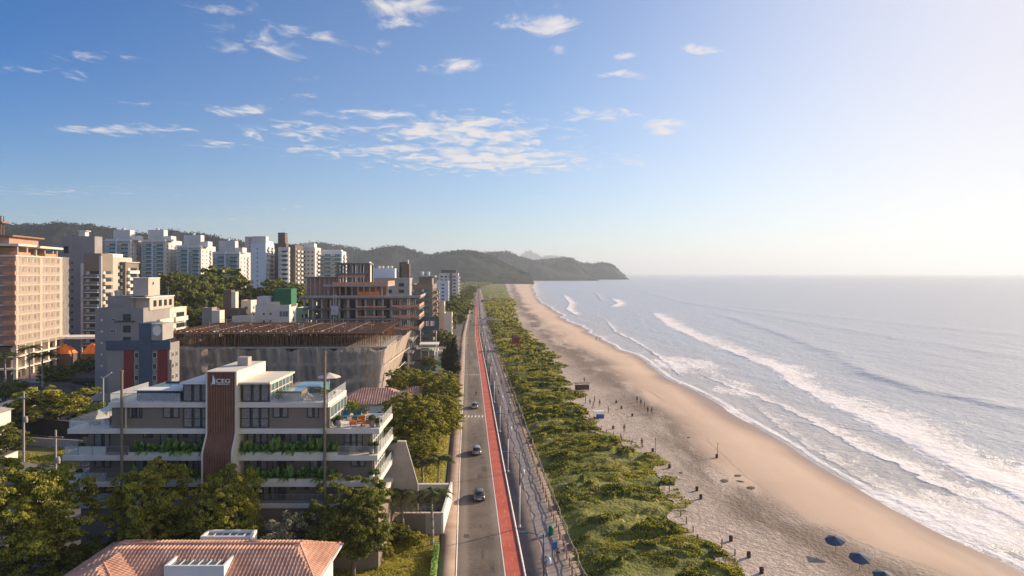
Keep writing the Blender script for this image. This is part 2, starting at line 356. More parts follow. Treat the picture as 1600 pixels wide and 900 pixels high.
setattr_f(me,'wet',sstep(.80,.97,t+(fbm(x*.02,y*.05,3,46)-.5)*.1))
sm=bpy.data.materials.new('sand'); sm.use_nodes=True; n=sm.node_tree; b=n.nodes['Principled BSDF']; me.materials.append(sm)
def attr(n,k): a=n.nodes.new('ShaderNodeAttribute'); a.attribute_name=k; return a.outputs['Fac']
def mixc(n,f,a,b_,bt='MIX'):
    q=n.nodes.new('ShaderNodeMix'); q.data_type='RGBA'; q.blend_type=bt
    for i,v in ((0,f),(6,a),(7,b_)):
        if isinstance(v,(tuple,float,int)): q.inputs[i].default_value=(*v,1) if isinstance(v,tuple) else v
        else: n.links.new(v,q.inputs[i])
    return q.outputs[2]
def noise(n,scale,detail=5,rough=.6,vec=None,mapscale=None,dist=0):
    q=n.nodes.new('ShaderNodeTexNoise'); q.inputs['Scale'].default_value=scale; q.inputs['Detail'].default_value=detail; q.inputs['Roughness'].default_value=rough; q.inputs['Distortion'].default_value=dist
    t=n.nodes.new('ShaderNodeTexCoord'); s_=t.outputs['Object']
    if mapscale:
        mp=n.nodes.new('ShaderNodeMapping'); mp.inputs['Scale'].default_value=mapscale; n.links.new(s_,mp.inputs[0]); s_=mp.outputs[0]
    n.links.new(s_,q.inputs['Vector']); return q.outputs['Fac']
def mth(n,op,a,b_=None,c=None,clamp=False):
    q=n.nodes.new('ShaderNodeMath'); q.operation=op; q.use_clamp=clamp
    for i,v in enumerate((a,b_,c)):
        if v is None: continue
        if isinstance(v,(int,float)): q.inputs[i].default_value=v
        else: n.links.new(v,q.inputs[i])
    return q.outputs[0]
def mrange(n,v,a,b_,c=0,d=1):
    q=n.nodes.new('ShaderNodeMapRange'); q.interpolation_type='SMOOTHSTEP'
    for i,k in ((0,v),(1,a),(2,b_),(3,c),(4,d)):
        if isinstance(k,(int,float)): q.inputs[i].default_value=k
        else: n.links.new(k,q.inputs[i])
    return q.outputs[0]
dry=attr(n,'dry'); dark=attr(n,'dark'); wet=attr(n,'wet')
cdry=mixc(n,mrange(n,noise(n,.9,8,.7),.35,.65),(.40,.325,.265),(.56,.465,.375))
csm=mixc(n,mrange(n,noise(n,.06,6,.6,mapscale=(1,.3,1)),.35,.7),(.60,.44,.32),(.70,.53,.39))
c=mixc(n,dry,csm,cdry)
c=mixc(n,mth(n,'MULTIPLY',dark,mrange(n,noise(n,.35,7,.7,mapscale=(1,.4,1)),.22,.48)),c,(.20,.15,.115))
c=mixc(n,wet,c,(.36,.255,.185)); n.links.new(c,b.inputs['Base Color'])
n.links.new(mrange(n,wet,.2,1,.92,.45),b.inputs['Roughness']); b.inputs['Specular IOR Level'].default_value=.3
bp=n.nodes.new('ShaderNodeBump'); bp.inputs['Distance'].default_value=.35; n.links.new(mth(n,'MULTIPLY_ADD',dry,.92,.07),bp.inputs['Strength'])
n.links.new(noise(n,1.7,4,.65),bp.inputs['Height']); n.links.new(bp.outputs[0],b.inputs['Normal'])
tag(link(bpy.data.objects.new('beach',me)),kind='structure')
# ---- sea
Dw=np.concatenate([[-400,-60,20,45,58],drange(70,420,620),drange(422,3000,320),drange(3050,42000,70)])
s=np.concatenate([np.linspace(-5,12,70),np.linspace(12.3,70,190),drange(70.6,400,190),drange(404,60000,90)])
xs_=np.where(Dw<2950,SEAX(np.minimum(Dw,2950)),SEAX(2950)-(Dw-2950)*.6)
x=xs_[:,None]+s[None,:]; y=np.repeat(Dw[:,None],len(s),1)
def wline(pts):
    a=np.array(sorted([gp(p[0],p[1])[::-1] for p in pts])); return a[:,0],a[:,1]
zz=.10*sstep(0,40,s)[None,:]*(fbm(x*.07,y*.05,4,61)-.5)*2*np.clip(1-y/900,0.1,1)
foam=np.zeros_like(x)
# (polyline, amplitude, front width, back width, foam strength, foam band, fade metres)
waves=[([(1020,489),(1045,510),(1090,530),(1140,550),(1205,575),(1235,600),(1300,633),(1380,672),(1440,705),(1500,735),(1560,765),(1650,805)],.24,.6,7,.95,16),
 ([(945,500),(962,520),(985,530),(1010,545),(1045,570),(1062,588)],.18,.35,3,.8,3.2),
 ([(1095,585),(1160,612),(1230,640),(1290,672),(1340,700),(1400,725),(1470,762),(1560,800),(1650,850)],.12,.4,4,.70,7),
 ([(1130,493),(1200,515),(1260,537),(1300,552),(1370,590)],.5,3.5,8,.0,4),
 ([(1340,580),(1400,597),(1450,612),(1520,626),(1600,642),(1700,665)],.55,3.2,7,.03,3),
 ([(880,462),(890,474),(884,483),(898,492)],.3,.8,5,1.0,9),
 ([(905,448),(880,452),(930,458),(940,470)],.4,1,6,.6,8),
 ([(955,467),(965,474),(952,480)],.5,1,8,1.0,14),
 ([(1000,455),(1080,475),(1180,490),(1350,520),(1600,560)],.35,5,12,.0,4),
 ([(1040,470),(1150,480),(1300,495),(1600,525)],.35,8,14,.0,4),
 ([(1170,625),(1215,668),(1330,740),(1420,790),(1530,845),(1620,885)],.07,.4,3,.50,10),
 ([(1210,655),(1280,665),(1400,678)],.08,.4,3,.10,2)]
for pts,A,wf,wb,fs,fbw in waves:
    d,xx=wline(pts); lo,hi=d[0],d[-1]; fade=sstep(lo-.06*lo,lo+.05*lo,y)*sstep(hi+.10*hi,hi-.07*hi,y)
    wxx=np.interp(y,d,xx)+ (fbm(y*.16,y*0+fs,4,int(71+A*100))-.5)*2.6*(1 if fs>.3 else 2)
    q=x-wxx-(fbm(x*.5,y*.5,3,19)-.5)*2.2; prof=np.where(q<0,np.exp(-(q/wf)**2),np.exp(-(q/wb)**2))
    zz+=A*fade*prof*(.75+.5*vnoise(y*.05,y*0,5))
    if fs>0:
        fb=sstep(-1.9 if fbw>15 else -.7,-.8 if fbw>15 else .2,q)*np.exp(-np.clip(q,0,None)/fbw)*(.55+.9*fbm(x*.05,y*.045,4,83))
        foam=np.maximum(foam,fs*fade*fb)
# general foam patches in surf zone
surf=sstep(60,8,s)[None,:]*sstep(900,200,y)
foam=np.maximum(foam,surf*.74*sstep(.32,.72,fbm(x*.06,y*.03,4,88)))
foam=np.maximum(foam,.95*np.exp(-((s[None,:]-.7)/(.5+.8*fbm(y*.08,y*0,3,99)))**2)*(.65+.7*fbm(x*.1,y*.07,3,93)))
foam=np.maximum(foam,.5*sstep(25,5,s)[None,:]*sstep(250,1500,y))
zz=zz+.05*sstep(6,0,s)[None,:]
zz=np.where(s[None,:]<0,zz-.0,zz)
me=np_mesh('sea',np.stack([x,y,zz],2).reshape(-1,3),grid_quads(len(Dw),len(s)),[],smooth=True)
setattr_f(me,'foam',foam); setattr_f(me,'shallow',np.repeat(sstep(45,2,s)[None,:],len(Dw),0))
wm=bpy.data.materials.new('sea_water'); wm.use_nodes=True; n=wm.node_tree; b=n.nodes['Principled BSDF']; me.materials.append(wm)
fo=attr(n,'foam'); shl=attr(n,'shallow')
n1=noise(n,.55,9,.72,mapscale=(1.0,.75,1),dist=.6); n2=noise(n,.12,5,.6,mapscale=(1,.5,1),dist=1.0)
nn=mth(n,'ADD',mth(n,'MULTIPLY',n1,.7),mth(n,'MULTIPLY',n2,.3))
fm=mrange(n,mth(n,'ADD',fo,mth(n,'MULTIPLY',nn,1.9)),1.30,1.62)
base=mixc(n,shl,(.46,.48,.49),(.50,.47,.43))
c=mixc(n,fm,base,(.80,.78,.76)); n.links.new(c,b.inputs['Base Color'])
n.links.new(mrange(n,fm,0,1,.32,.8),b.inputs['Roughness']); b.inputs['IOR'].default_value=1.33; b.inputs['Specular IOR Level'].default_value=.5
bp=n.nodes.new('ShaderNodeBump'); bp.inputs['Distance'].default_value=.8; bp.inputs['Strength'].default_value=.5
hgt=mth(n,'ADD',mth(n,'ADD',noise(n,.5,6,.62,mapscale=(.8,1.0,1)),mth(n,'MULTIPLY',noise(n,.08,4,.6,mapscale=(1.4,.6,1)),2.0)),mth(n,'MULTIPLY',fm,.35))
n.links.new(hgt,bp.inputs['Height']); n.links.new(bp.outputs[0],b.inputs['Normal'])
tag(link(bpy.data.objects.new('sea',me)),kind='structure')
# ---- hills
def hillmat(name,c1,c2): 
    m=mat(name,c1,rough=.95,col2=c2,scale=.02,bump=1.0,bscale=.12,detail=10,spec=.1); return m
hillmat('hill_forest',(.006,.012,.008),(.024,.031,.018))
def hill(name,Dr,sil,front,back,res,seed,rug=.16,bump=4,z0=-2,pw=1.0,nt_=9000):
    s_=np.array(sil,float); X0=wx(s_[0,0],Dr); X1=wx(s_[-1,0],Dr); nx=int((X1-X0)/res); ny=int((front+back)/res)
    xs_=np.linspace(X0,X1,nx); ys=np.linspace(-front,back,ny)
    top=np.interp(xs_*F/Dr+800,s_[:,0],[H-(q-HOR)*Dr/F for q in s_[:,1]])
    XX,YY=np.meshgrid(xs_,ys); T=np.repeat(top[None,:],ny,0)
    r=(XX*0)+np.where(YY<0,-YY/front,YY/back)
    spur=(fbm(XX/(front*.45),YY/(front*1.5),3,seed)-.5)
    prof=np.cos(np.clip(r,0,1)*math.pi/2)**pw
    prof=np.clip(prof+spur*1.3*np.clip(r*(1-r)*4,0,1)*rug*3,0,1.05)
    ZZ=z0+(T-z0)*prof
    tree=bump*(vnoise(XX/9,YY/9,seed+3)*.6+vnoise(XX/5,YY/5,seed+4)*.4+.9*vnoise(XX/22,YY/22,seed+5)-.8)
    ZZ=ZZ+tree*sstep(0,.1,prof)+ (T*rug*.4)*(fbm(XX/160,YY/160,3,seed+7)-.5)*sstep(0,.3,r)
    me=np_mesh(name,np.stack([XX,YY+Dr,ZZ],2).reshape(-1,3),grid_quads(ny,nx),[M['hill_forest']],smooth=False)
    gy=RNG.integers(1,ny-1,nt_); gx=RNG.integers(1,nx-1,nt_); P=np.stack([XX[gy,gx],YY[gy,gx]+Dr,ZZ[gy,gx]],1); keep=(prof[gy,gx]>.06)&(r[gy,gx]<.35); P=P[keep]
    s_m=Dr/300; P=np.repeat(P,4,0)+RNG.normal(size=(len(P)*4,3))*s_m*.35+np.array([0,0,s_m*.35]); V,Q=leaf_quads(P,s_m*RNG.uniform(.4,.9,len(P)),.4,RNG,.8)
    if nt_: tag(link(bpy.data.objects.new('hill_trees',np_mesh('hill_trees',V,Q,[M['hill_leaf']]))),kind='stuff')
    return tag(link(bpy.data.objects.new(name,me)),kind='structure')
mat('hill_leaf',(.008,.016,.009),rough=.95,col2=(.04,.048,.024),scale=.02,island=True,spec=.1)
hill('hill_behind_town',1500,[(-260,420),(-150,385),(0,366),(18,357),(50,354),(95,352),(130,353),(170,358),(215,368),(245,373),(290,367),(330,370),(380,381),(430,400),(470,425),(490,437)],210,400,5,101,bump=8)
hill('hill_ridge',2500,[(360,420),(420,396),(470,387),(500,384),(540,387),(570,393),(600,388),(625,387),(660,398),(676,401),(700,396),(740,395),(770,404),(800,420),(830,432)],330,500,8,201,bump=9)
hill('hill_over_bay',3500,[(600,412),(680,402),(720,396),(760,397),(792,395),(815,404),(850,414),(880,420),(905,428),(925,437)],300,500,8,301,pw=.7,bump=9)
hill('headland_dome',3550,[(835,436),(855,424),(872,413),(886,410),(900,416),(914,428),(922,436.5)],200,300,7,351,pw=.6)
hill('headland',4000,[(800,420),(840,411),(868,409),(880,407),(892,409),(905,415),(922,417),(940,413),(955,415),(963,423),(974,434)],220,400,8,401,pw=.6)
hill('distant_mountain',11000,[(780,425),(805,411),(822,398),(828,397),(846,406),(858,403),(868,403),(885,411),(920,422)],1200,1200,60,501,bump=8)
# haze
hb=MB().box(-15000,-700,-8,30000,44000,420); hm=bpy.data.materials.new('haze_air'); hm.use_nodes=True; n=hm.node_tree; n.nodes.clear()
ho=n.nodes.new('ShaderNodeOutputMaterial'); pv=n.nodes.new('ShaderNodeVolumePrincipled'); pv.inputs['Color'].default_value=(.78,.89,1.0,1); pv.inputs['Density'].default_value=.00011
pv.inputs['Anisotropy'].default_value=.25; n.links.new(pv.outputs[0],ho.inputs['Volume'])
M['haze_air']=hm
tag(hb.build('haze','haze_air'),kind='stuff')
# ================================================================= BUILDINGS
RZ=math.radians(3.5)
mat('concrete',(.30,.27,.245),rough=.9,col2=(.40,.37,.335),scale=.35,detail=8,bump=.01)
mat('concrete_dark',(.13,.12,.115),rough=.9,col2=(.20,.185,.17),scale=.3,detail=8)
mat('white_wall',(.50,.48,.455),rough=.85,col2=(.64,.615,.58),scale=.15,detail=7)
mat('white_trim',(.72,.70,.66),rough=.8,var=.08,scale=.3)
mat('pale_blue_wall',(.50,.56,.63),rough=.85,col2=(.60,.65,.70),scale=.15,detail=7)
mat('grey_wall',(.235,.215,.205),rough=.85,col2=(.31,.285,.27),scale=.12,detail=7)
mat('taupe_wall',(.20,.158,.122),rough=.85,col2=(.245,.20,.16),scale=.15,detail=7)
mat('beige_wall',(.43,.365,.30),rough=.85,col2=(.53,.46,.38),scale=.15,detail=7)
mat('cream_wall',(.60,.53,.43),rough=.85,col2=(.70,.63,.53),scale=.15,detail=7)
mat('brown_wall',(.12,.085,.068),rough=.85,col2=(.17,.125,.10),scale=.15,detail=7)
mat('navy_wall',(.055,.085,.125),rough=.8,col2=(.085,.12,.165),scale=.2,detail=7)
mat('red_wall',(.19,.03,.03),rough=.8,col2=(.25,.045,.04),scale=.2,detail=7)
mat('salmon_brick',(.30,.185,.135),rough=.9,col2=(.42,.27,.205),scale=.4,detail=7)
mat('orange_mesh',(.50,.21,.12),rough=.85,col2=(.62,.31,.19),scale=1,detail=5)
mat('orange_tarp',(.80,.20,.03),rough=.7,var=.2,scale=.6)
mat('pink_wall',(.42,.33,.33),rough=.85,var=.1,scale=.2)
mat('green_wall',(.02,.14,.065),rough=.7,var=.15,scale=.3)
mat('pale_green_wall',(.42,.52,.30),rough=.8,var=.15,scale=.3)
mat('timber',(.20,.10,.055),rough=.85,col2=(.36,.20,.115),scale=2,detail=4)
mat('plywood',(.06,.028,.015),rough=1.0,spec=.02,col2=(.15,.075,.04),scale=.35,detail=6)
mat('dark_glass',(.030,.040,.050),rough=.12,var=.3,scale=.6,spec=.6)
mat('teal_glass',(.10,.17,.19),rough=.15,var=.25,scale=.5,spec=.6)
mat('curtain',(.60,.56,.50),rough=.9,var=.25,scale=2.5)
mat('dark_room',(.035,.032,.030),rough=.9,var=.2)  # darkness of unlit rooms put into colour; also plain black walls and backing
mat('frame_dark',(.05,.045,.04),rough=.5,var=0)
mat('frame_white',(.70,.68,.65),rough=.6,var=0)
mat('metal',(.42,.42,.43),rough=.45,metal=.6,var=.1)
mat('roof_gravel',(.28,.25,.23),rough=.95,col2=(.38,.35,.32),scale=.6,detail=7)
mat('roof_dark',(.07,.065,.06),rough=.9,col2=(.13,.115,.105),scale=.5,detail=7)
mat('roof_tile',(.40,.205,.14),rough=.85,col2=(.70,.41,.29),scale=.45,detail=10,spec=.2)
mat('white_render',(.68,.66,.61),rough=.85,var=.1,scale=.4)
mat('stone_slab',(.64,.575,.49),rough=.75,col2=(.74,.67,.58),scale=.5,detail=7)
mat('cream_panel',(.62,.56,.46),rough=.75,col2=(.70,.64,.54),scale=.3,detail=6)
mat('rust_slat',(.21,.105,.065),rough=.6,col2=(.28,.145,.092),scale=.7,detail=5)
mat('pool_water',(.12,.25,.26),rough=.08,var=.15,scale=1,spec=.6)
mat('turquoise',(.02,.34,.26),rough=.6,var=.15,scale=1)
mat('tan_wood',(.34,.20,.11),rough=.7,var=.2,scale=1.5)
mat('orange_cushion',(.60,.22,.06),rough=.8,var=.15,scale=2)
mat('blue_cushion',(.015,.09,.14),rough=.8,var=.2,scale=2)
mat('sign_white',(.80,.78,.76),rough=.5,var=0)
seethrough('rail_glass',(.75,.80,.80),.22,.06)
seethrough('pane_glass',(.10,.12,.13),.25,.05)
def netmat(name,col,alpha):
    m=bpy.data.materials.new(name); m.use_nodes=True; n=m.node_tree; b=n.nodes['Principled BSDF']; b.inputs['Base Color'].default_value=(*col,1); b.inputs['Roughness'].default_value=.9; b.inputs['Specular IOR Level'].default_value=.1
    a=mrange(n,noise(n,.8,6,.65,mapscale=(1,1,.35)),.3,.7,alpha-.1,alpha+.1); tr=n.nodes.new('ShaderNodeBsdfTransparent'); tl=n.nodes.new('ShaderNodeBsdfTranslucent'); tl.inputs[0].default_value=(*col,1)
    m1=n.nodes.new('ShaderNodeMixShader'); m1.inputs[0].default_value=.3; n.links.new(b.outputs[0],m1.inputs[1]); n.links.new(tl.outputs[0],m1.inputs[2])
    m2=n.nodes.new('ShaderNodeMixShader'); n.links.new(a,m2.inputs[0]); n.links.new(tr.outputs[0],m2.inputs[1]); n.links.new(m1.outputs[0],m2.inputs[2]); n.links.new(m2.outputs[0],n.nodes['Material Output'].inputs[0]); M[name]=m
netmat('salmon_net',(.60,.51,.43),.45); netmat('grey_net',(.68,.59,.49),.46); netmat('lit_net',(.72,.60,.50),.84)  # side net is a paler, denser copy with the sunlight put into its colour
_wc={}
def winmesh(w,h,frame='frame_dark',glass='dark_glass',mull=1,curt=0):
    k=(round(w,2),round(h,2),frame,glass,mull,curt)
    if k in _wc: return _wc[k]
    b=MB(); t=.07
    b.box(-w/2,-.05,0,w/2,.02,h,1)
    for (x0,z0,x1,z1) in ((-w/2,0,w/2,t),(-w/2,h-t,w/2,h),(-w/2,0,-w/2+t,h),(w/2-t,0,w/2,h)): b.box(x0,-.085,z0,x1,.0,z1,0)
    for i in range(mull): xm=-w/2+w*(i+1)/(mull+1); b.box(xm-.03,-.08,.02,xm+.03,.0,h-.02,0)
    if curt: b.box(-w/2+t,-.055,t,-w/2+t+w*.28,-.02,h-t,2)
    me=b.mesh('window',[frame,glass,'curtain']); _wc[k]=me; return me
_bc={}
def balcmesh(w,d,slab='white_trim',rail='teal_glass',st=.25,rh=1.05,solid=False):
    k=(round(w,2),round(d,2),slab,rail,st,solid)
    if k in _bc: return _bc[k]
    b=MB(); b.box(-w/2,-d,-st,w/2,-.003,0,0)
    for (x0,y0,x1,y1) in ((-w/2+.03,-d+.03,w/2-.03,-d+.10),(-w/2+.03,-d+.1,-w/2+.1,-.01),(w/2-.1,-d+.1,w/2-.03,-.01)): b.box(x0,y0,0,x1,y1,rh,1)
    b.box(-w/2+.01,-d+.01,rh,w/2-.01,-d+.12,rh+.05,0)
    me=b.mesh('balcony',[slab,rail]); _bc[k]=me; return me
def block(name,label,cat,pl,pr,D,ytop,depth,wall,front=(),right=(),fh=3.0,z0=0,zmin=3,group=None,roof='roof_gravel',parapet=.8,rz=RZ,slabs=None,topoff=1.2,extras=None,htop=None,xr=None):
    """front-right-bottom corner is the origin; front runs to -x, right side to +y"""
    w=(pr-pl)*D/F; h=(htop if htop is not None else hz(ytop,D))-z0; x=wx(pr,D)
    t=thing(name,label,cat,(x,D,z0),rz,group)
    b=MB(); b.box(-w,0,0,0,depth,h,0); b.box(-w+.25,.25,h,-.25,depth-.25,h+.02,1)
    if parapet:
        for (a,c,e,f) in ((-w,0,0,.25),(-w,depth-.25,0,depth),(-w,.25,-w+.25,depth-.25),(-.25,.25,0,depth-.25)): b.box(a,c,h+.002,e,f,h+parapet,0)
    b.build('wall',[wall,roof],t)
    nf=int((h-topoff)/fh)
    for k in range(nf):
        zb=h-topoff-(k+1)*fh+.4
        if zb<zmin: break
        for side,specs in ((0,front),(1,right)):
            for sp in specs:
                kind,u=sp[0],sp[1]
                if side==0: loc=lambda z,u=u:(-w*u,-.002,z); r=0; L=w
                else: loc=lambda z,u=u:(.002,depth*u,z); r=math.pi/2; L=depth
                if kind=='w': inst('window',winmesh(*sp[2:]),t,loc(zb+.6),r)
                elif kind=='d': inst('window',winmesh(*sp[2:]),t,loc(zb),r)
                elif kind=='b':
                    inst('window',winmesh(sp[2]*.92,2.3,'frame_dark' ,sp[6] if len(sp)>6 else 'dark_glass',2,1),t,loc(zb),r)
                    inst('balcony',balcmesh(sp[2],sp[3],sp[4],sp[5]),t,loc(zb),r)
        if slabs: 
            pass
    t['_w']=w; t['_h']=h
    if extras: extras(t,w,h,depth)
    return t
def bx(t,name,m,*a,**k):
    b=MB(); b.box(*a); return b.build(name,m,t)
def tank(t,x,y,z,r=.9,h=1.4,m='pale_blue_wall'):
    MB().lathe([(r*.8,0),(r,h*.8),(r,h*.9),(r*.5,h)],(x,y,z),12).build('water_tank',m,t,smooth=False)
def antenna(t,x,y,z,h=3):
    b=MB(); b.tube((x,y,z),(x,y,z+h),.06,.04,6); 
    for k in range(3): b.tube((x-.5,y,z+h-.2-k*.4),(x+.5,y,z+h-.2-k*.4),.025,n=5)
    b.build('antenna','metal',t)
# ---- white towers in the back
def white_tower(name,label,pl,pr,D,ytop,yhead,hl,hr,group,z0=0,seed=0):
    k=D/F; w=(pr-pl)*k
    bw=w*.40
    fr=[('b',.27,bw,1.4,'white_trim','teal_glass'),('b',.74,bw,1.4,'white_trim','teal_glass')]
    rt=[('w',.12,1.2,1.2,'frame_dark','dark_glass',1),('w',.38,1.2,1.2,'frame_dark','dark_glass',1),('b',.63,4.0,1.0,'white_trim','white_wall'),('w',.88,1.2,1.2,'frame_dark','dark_glass',1)]
    def ex(t,w,h,d):
        hh=hz(yhead,D)-z0
        x0=-(pr-hl)*k; x1=-(pr-hr)*k
        bx(t,'roof_tower','white_wall',x0,2,h+.03,x1,9,hh); bx(t,'roof_box','white_trim',x1+.002,3,h+.03,x1+5,12,h+(hh-h)*.45)
        bx(t,'roof_slab','white_trim',-w-1.2,-1.6,h-.9,1.2,-.01,h-.6); tank(t,(x0+x1)/2,5,hh,1.2,1.6); antenna(t,x1-1,4,hh,4)
        bx(t,'facade_rib','pale_blue_wall',-w*.51-.5,-1.5,0,-w*.51+.5,-.004,h+1.2)
    return block(name,label,'building',pl,pr,D,ytop,30,'white_wall',fr,rt,z0=z0,zmin=22,group=group,extras=ex,topoff=2.5)
G='white apartment towers before the wooded hill'
white_tower('apartment_tower','leftmost white balcony tower rising right of the grey windowed block',165,203,505,375,359,176,201,G)
white_tower('apartment_tower','second white balcony tower from the left, above the dark tree group',222,258,515,376,359,230,254,G)
white_tower('apartment_tower','third white balcony tower from the left, with its lit right flank',277,314,520,385,367,286,312,G)
white_tower('apartment_tower','fourth and widest white balcony tower, just left of the smooth pale slab tower',333,374,495,395,376,341,366,G)
def slim(t,w,h,d):
    bx(t,'roof_tower','white_wall',-w*.9,1.5,h+.03,w*.0-.3,8,h+5.5); bx(t,'roof_box','white_trim',-w*.25,8.1,h+.03,-.4,d-1,h+2.6)
block('apartment_tower','slim pale blue slab tower with plain front and lit balconies on its flank','building',392,415,450,382,20,'pale_blue_wall',[('w',.55,.8,.8,'frame_dark','dark_glass',0)],
      [('b',.3,5.5,1.2,'white_trim','white_wall'),('b',.72,5.5,1.2,'white_trim','white_wall')],zmin=14,extras=slim)
block('apartment_tower','dull pink tower peeping out behind the slim pale blue tower','building',383,398,640,371,14,'pink_wall',[('w',.5,1.6,1.3,'frame_dark','dark_glass',1)],[('w',.5,1.6,1.3,'frame_dark','dark_glass',1)],zmin=40)
def brownhead(t,w,h,d):
    bx(t,'roof_tower','brown_wall',-w*.72,2,h+.03,-w*.15,9,h+8.5); antenna(t,-w*.4,4,h+8.5,3)
block('apartment_tower','dark brown tower with stepped head above white balcony stack','building',428,447,480,382,12,'brown_wall',[],[],zmin=20,extras=brownhead)
block('apartment_tower','narrow white tower with stacked balconies in front of the dark brown tower','building',435,451,450,388,5,'white_wall',[('b',.5,5.2,1.2,'white_trim','white_wall')],[('w',.5,1,1.2,'frame_dark','dark_glass',0)],zmin=14)
block('apartment_tower','brown fronted tower with white balcony flank, right of the dark brown tower','building',451,461,455,384,22,'brown_wall',[],[('b',.25,5,1.1,'white_trim','white_wall'),('b',.72,5,1.1,'white_trim','white_wall')],zmin=14)
block('apartment_tower','low white tower with small square windows, left of the blue glass tower','building',472,492,480,388,20,'white_wall',[('w',.2,1.1,1.1,'frame_dark','dark_glass',0),('w',.5,1.1,1.1,'frame_dark','dark_glass',0),('w',.8,1.1,1.1,'frame_dark','dark_glass',0)],[('b',.5,9,1.2,'white_trim','white_wall')],zmin=14,
      extras=lambda t,w,h,d: bx(t,'roof_box','white_trim',-w*.9,2,h+.03,-w*.1,10,h+3.5))
block('apartment_tower','rightmost tower of the back row, with blue glass balconies','building',501,534,500,394,18,'pale_blue_wall',[('b',.25,6.5,1.4,'white_trim','teal_glass','teal_glass'),('b',.72,6.5,1.4,'white_trim','teal_glass','teal_glass')],[('b',.5,8,1.3,'white_trim','white_wall')],zmin=14,
      extras=lambda t,w,h,d: bx(t,'roof_box','white_trim',-w*.95,2,h+.03,-w*.05,8,h+1.8))
# ---- grey tower pair
def greyex(t,w,h,d):
    bx(t,'roof_box','white_wall',-w*.55,1.5,h+.03,-w*.35,4.5,h+3); bx(t,'roof_slab','white_trim',-w*.58,1.2,h+3.003,-w*.3,4.8,h+3.3)
    inst('window',winmesh(1.9,3.0,'frame_dark','dark_room',0),t,(-w*.86,-.004,h-6.5)); antenna(t,-w*.93,1,h,2)
block('apartment_tower','plain grey tower with one small window column and a lit edge','building',98,148,290,372,6,'grey_wall',[('w',.68,.8,.9,'frame_dark','dark_glass',0)],[],zmin=6,topoff=9,extras=greyex)
def brownex(t,w,h,d):
    bx(t,'facade_rib','white_wall',-w-.9,-.6,0,-w-.01,1,h-3.2); bx(t,'facade_rib','white_wall',-.5,-.5,0,.4,-.003,h-.2)
block('apartment_tower','brown topped block with open lit terraces, in front of the plain grey tower','building',132,158,272,399,9,'taupe_wall',[('b',.5,5.6,1.6,'white_trim','teal_glass')],[('b',.5,6.5,.9,'beige_wall','pale_stone')],zmin=6,topoff=6,extras=brownex)
block('apartment_tower','greenish tan block with square windows on its flank, right of the brown topped block','building',160,166,288,404,22,'beige_wall',[],[('w',.2,1.5,1.5,'frame_dark','dark_glass',1),('b',.55,4,1.1,'taupe_wall','teal_glass'),('w',.85,1.5,1.5,'frame_dark','dark_glass',1)],zmin=6,extras=lambda t,w,h,d:(bx(t,'roof_box','white_trim',-w,2,h+.03,-.1,14,h+2.2)))
block('apartment_tower','small white terrace block half hidden behind the beige stepped building','building',187,196,300,413,12,'taupe_wall',[],[('b',.5,9,1.2,'white_trim','white_wall')],zmin=10,extras=lambda t,w,h,d:bx(t,'roof_slab','cream_wall',-w,-.5,h+.85,.6,d,h+1.15))
# ---- beige stepped building
def beigeex(t,w,h,d):
    bx(t,'penthouse','grey_wall',-w*.80,1.5,h+.03,-w*.28,14,h+3.9); bx(t,'penthouse','beige_wall',-w*.279,3,h+.03,w*.02,18,h+3.4)
    b=MB(); b.box(-w*.30,2.2,h+3.95,w*.02,9,h+8.6,0); b.box(-w*.07,2.19,h+3.95,w*.021,2.2,h+8.6,0); b.build('stair_tower','beige_wall',t)
    bx(t,'stair_tower_roof','white_trim',-w*.31,2.1,h+8.603,w*.03,9.1,h+8.8)
    inst('window',winmesh(.8,.9,'frame_white','dark_glass',0),t,(w*.021+.01,5,h+6.8),math.pi/2)
    bx(t,'roof_slab','white_trim',-w*.31,1.0,h+3.405,w*.03,18.3,h+3.6)
    for k in range(4): 
        inst('window',winmesh(1.6,1.7,'frame_dark','dark_glass',1),t,(w*.021+.01,6+k*3.2,h+.9),math.pi/2)
    tank(t,-w*.72,5,h+3.9,1.0,1.5,'cream_wall'); antenna(t,-.5,16,h+3.6,2.5)
    b=MB()
    for k in range(6): b.box(-w*.6+k*.9,-.06,h-3.0,-w*.6+k*.9+.75,-.003,h-2.5)
    b.build('louvre','frame_dark',t)
block('beige_building','beige building with stepped penthouses, grey in front and cream on its lit flank','building',151,224,180,486,16,'grey_wall',[('w',.62,1.3,.7,'frame_white','dark_glass',1),('w',.34,1.9,1.8,'frame_dark','dark_glass',1),('w',.86,.5,.5,'frame_white','curtain',0)],
      [],zmin=2,topoff=.6,extras=beigeex)
block('terraced_wing','cream terraced wing with long shaded window bands, right of the beige stepped building','building',232,239,186,489,22,'cream_wall',[('w',.5,.8,1.2,'frame_dark','dark_glass',0)],[('b',.28,8.6,1.1,'cream_wall','cream_wall'),('b',.74,8.6,1.1,'cream_wall','cream_wall')],zmin=2,fh=3.2,topoff=.2)
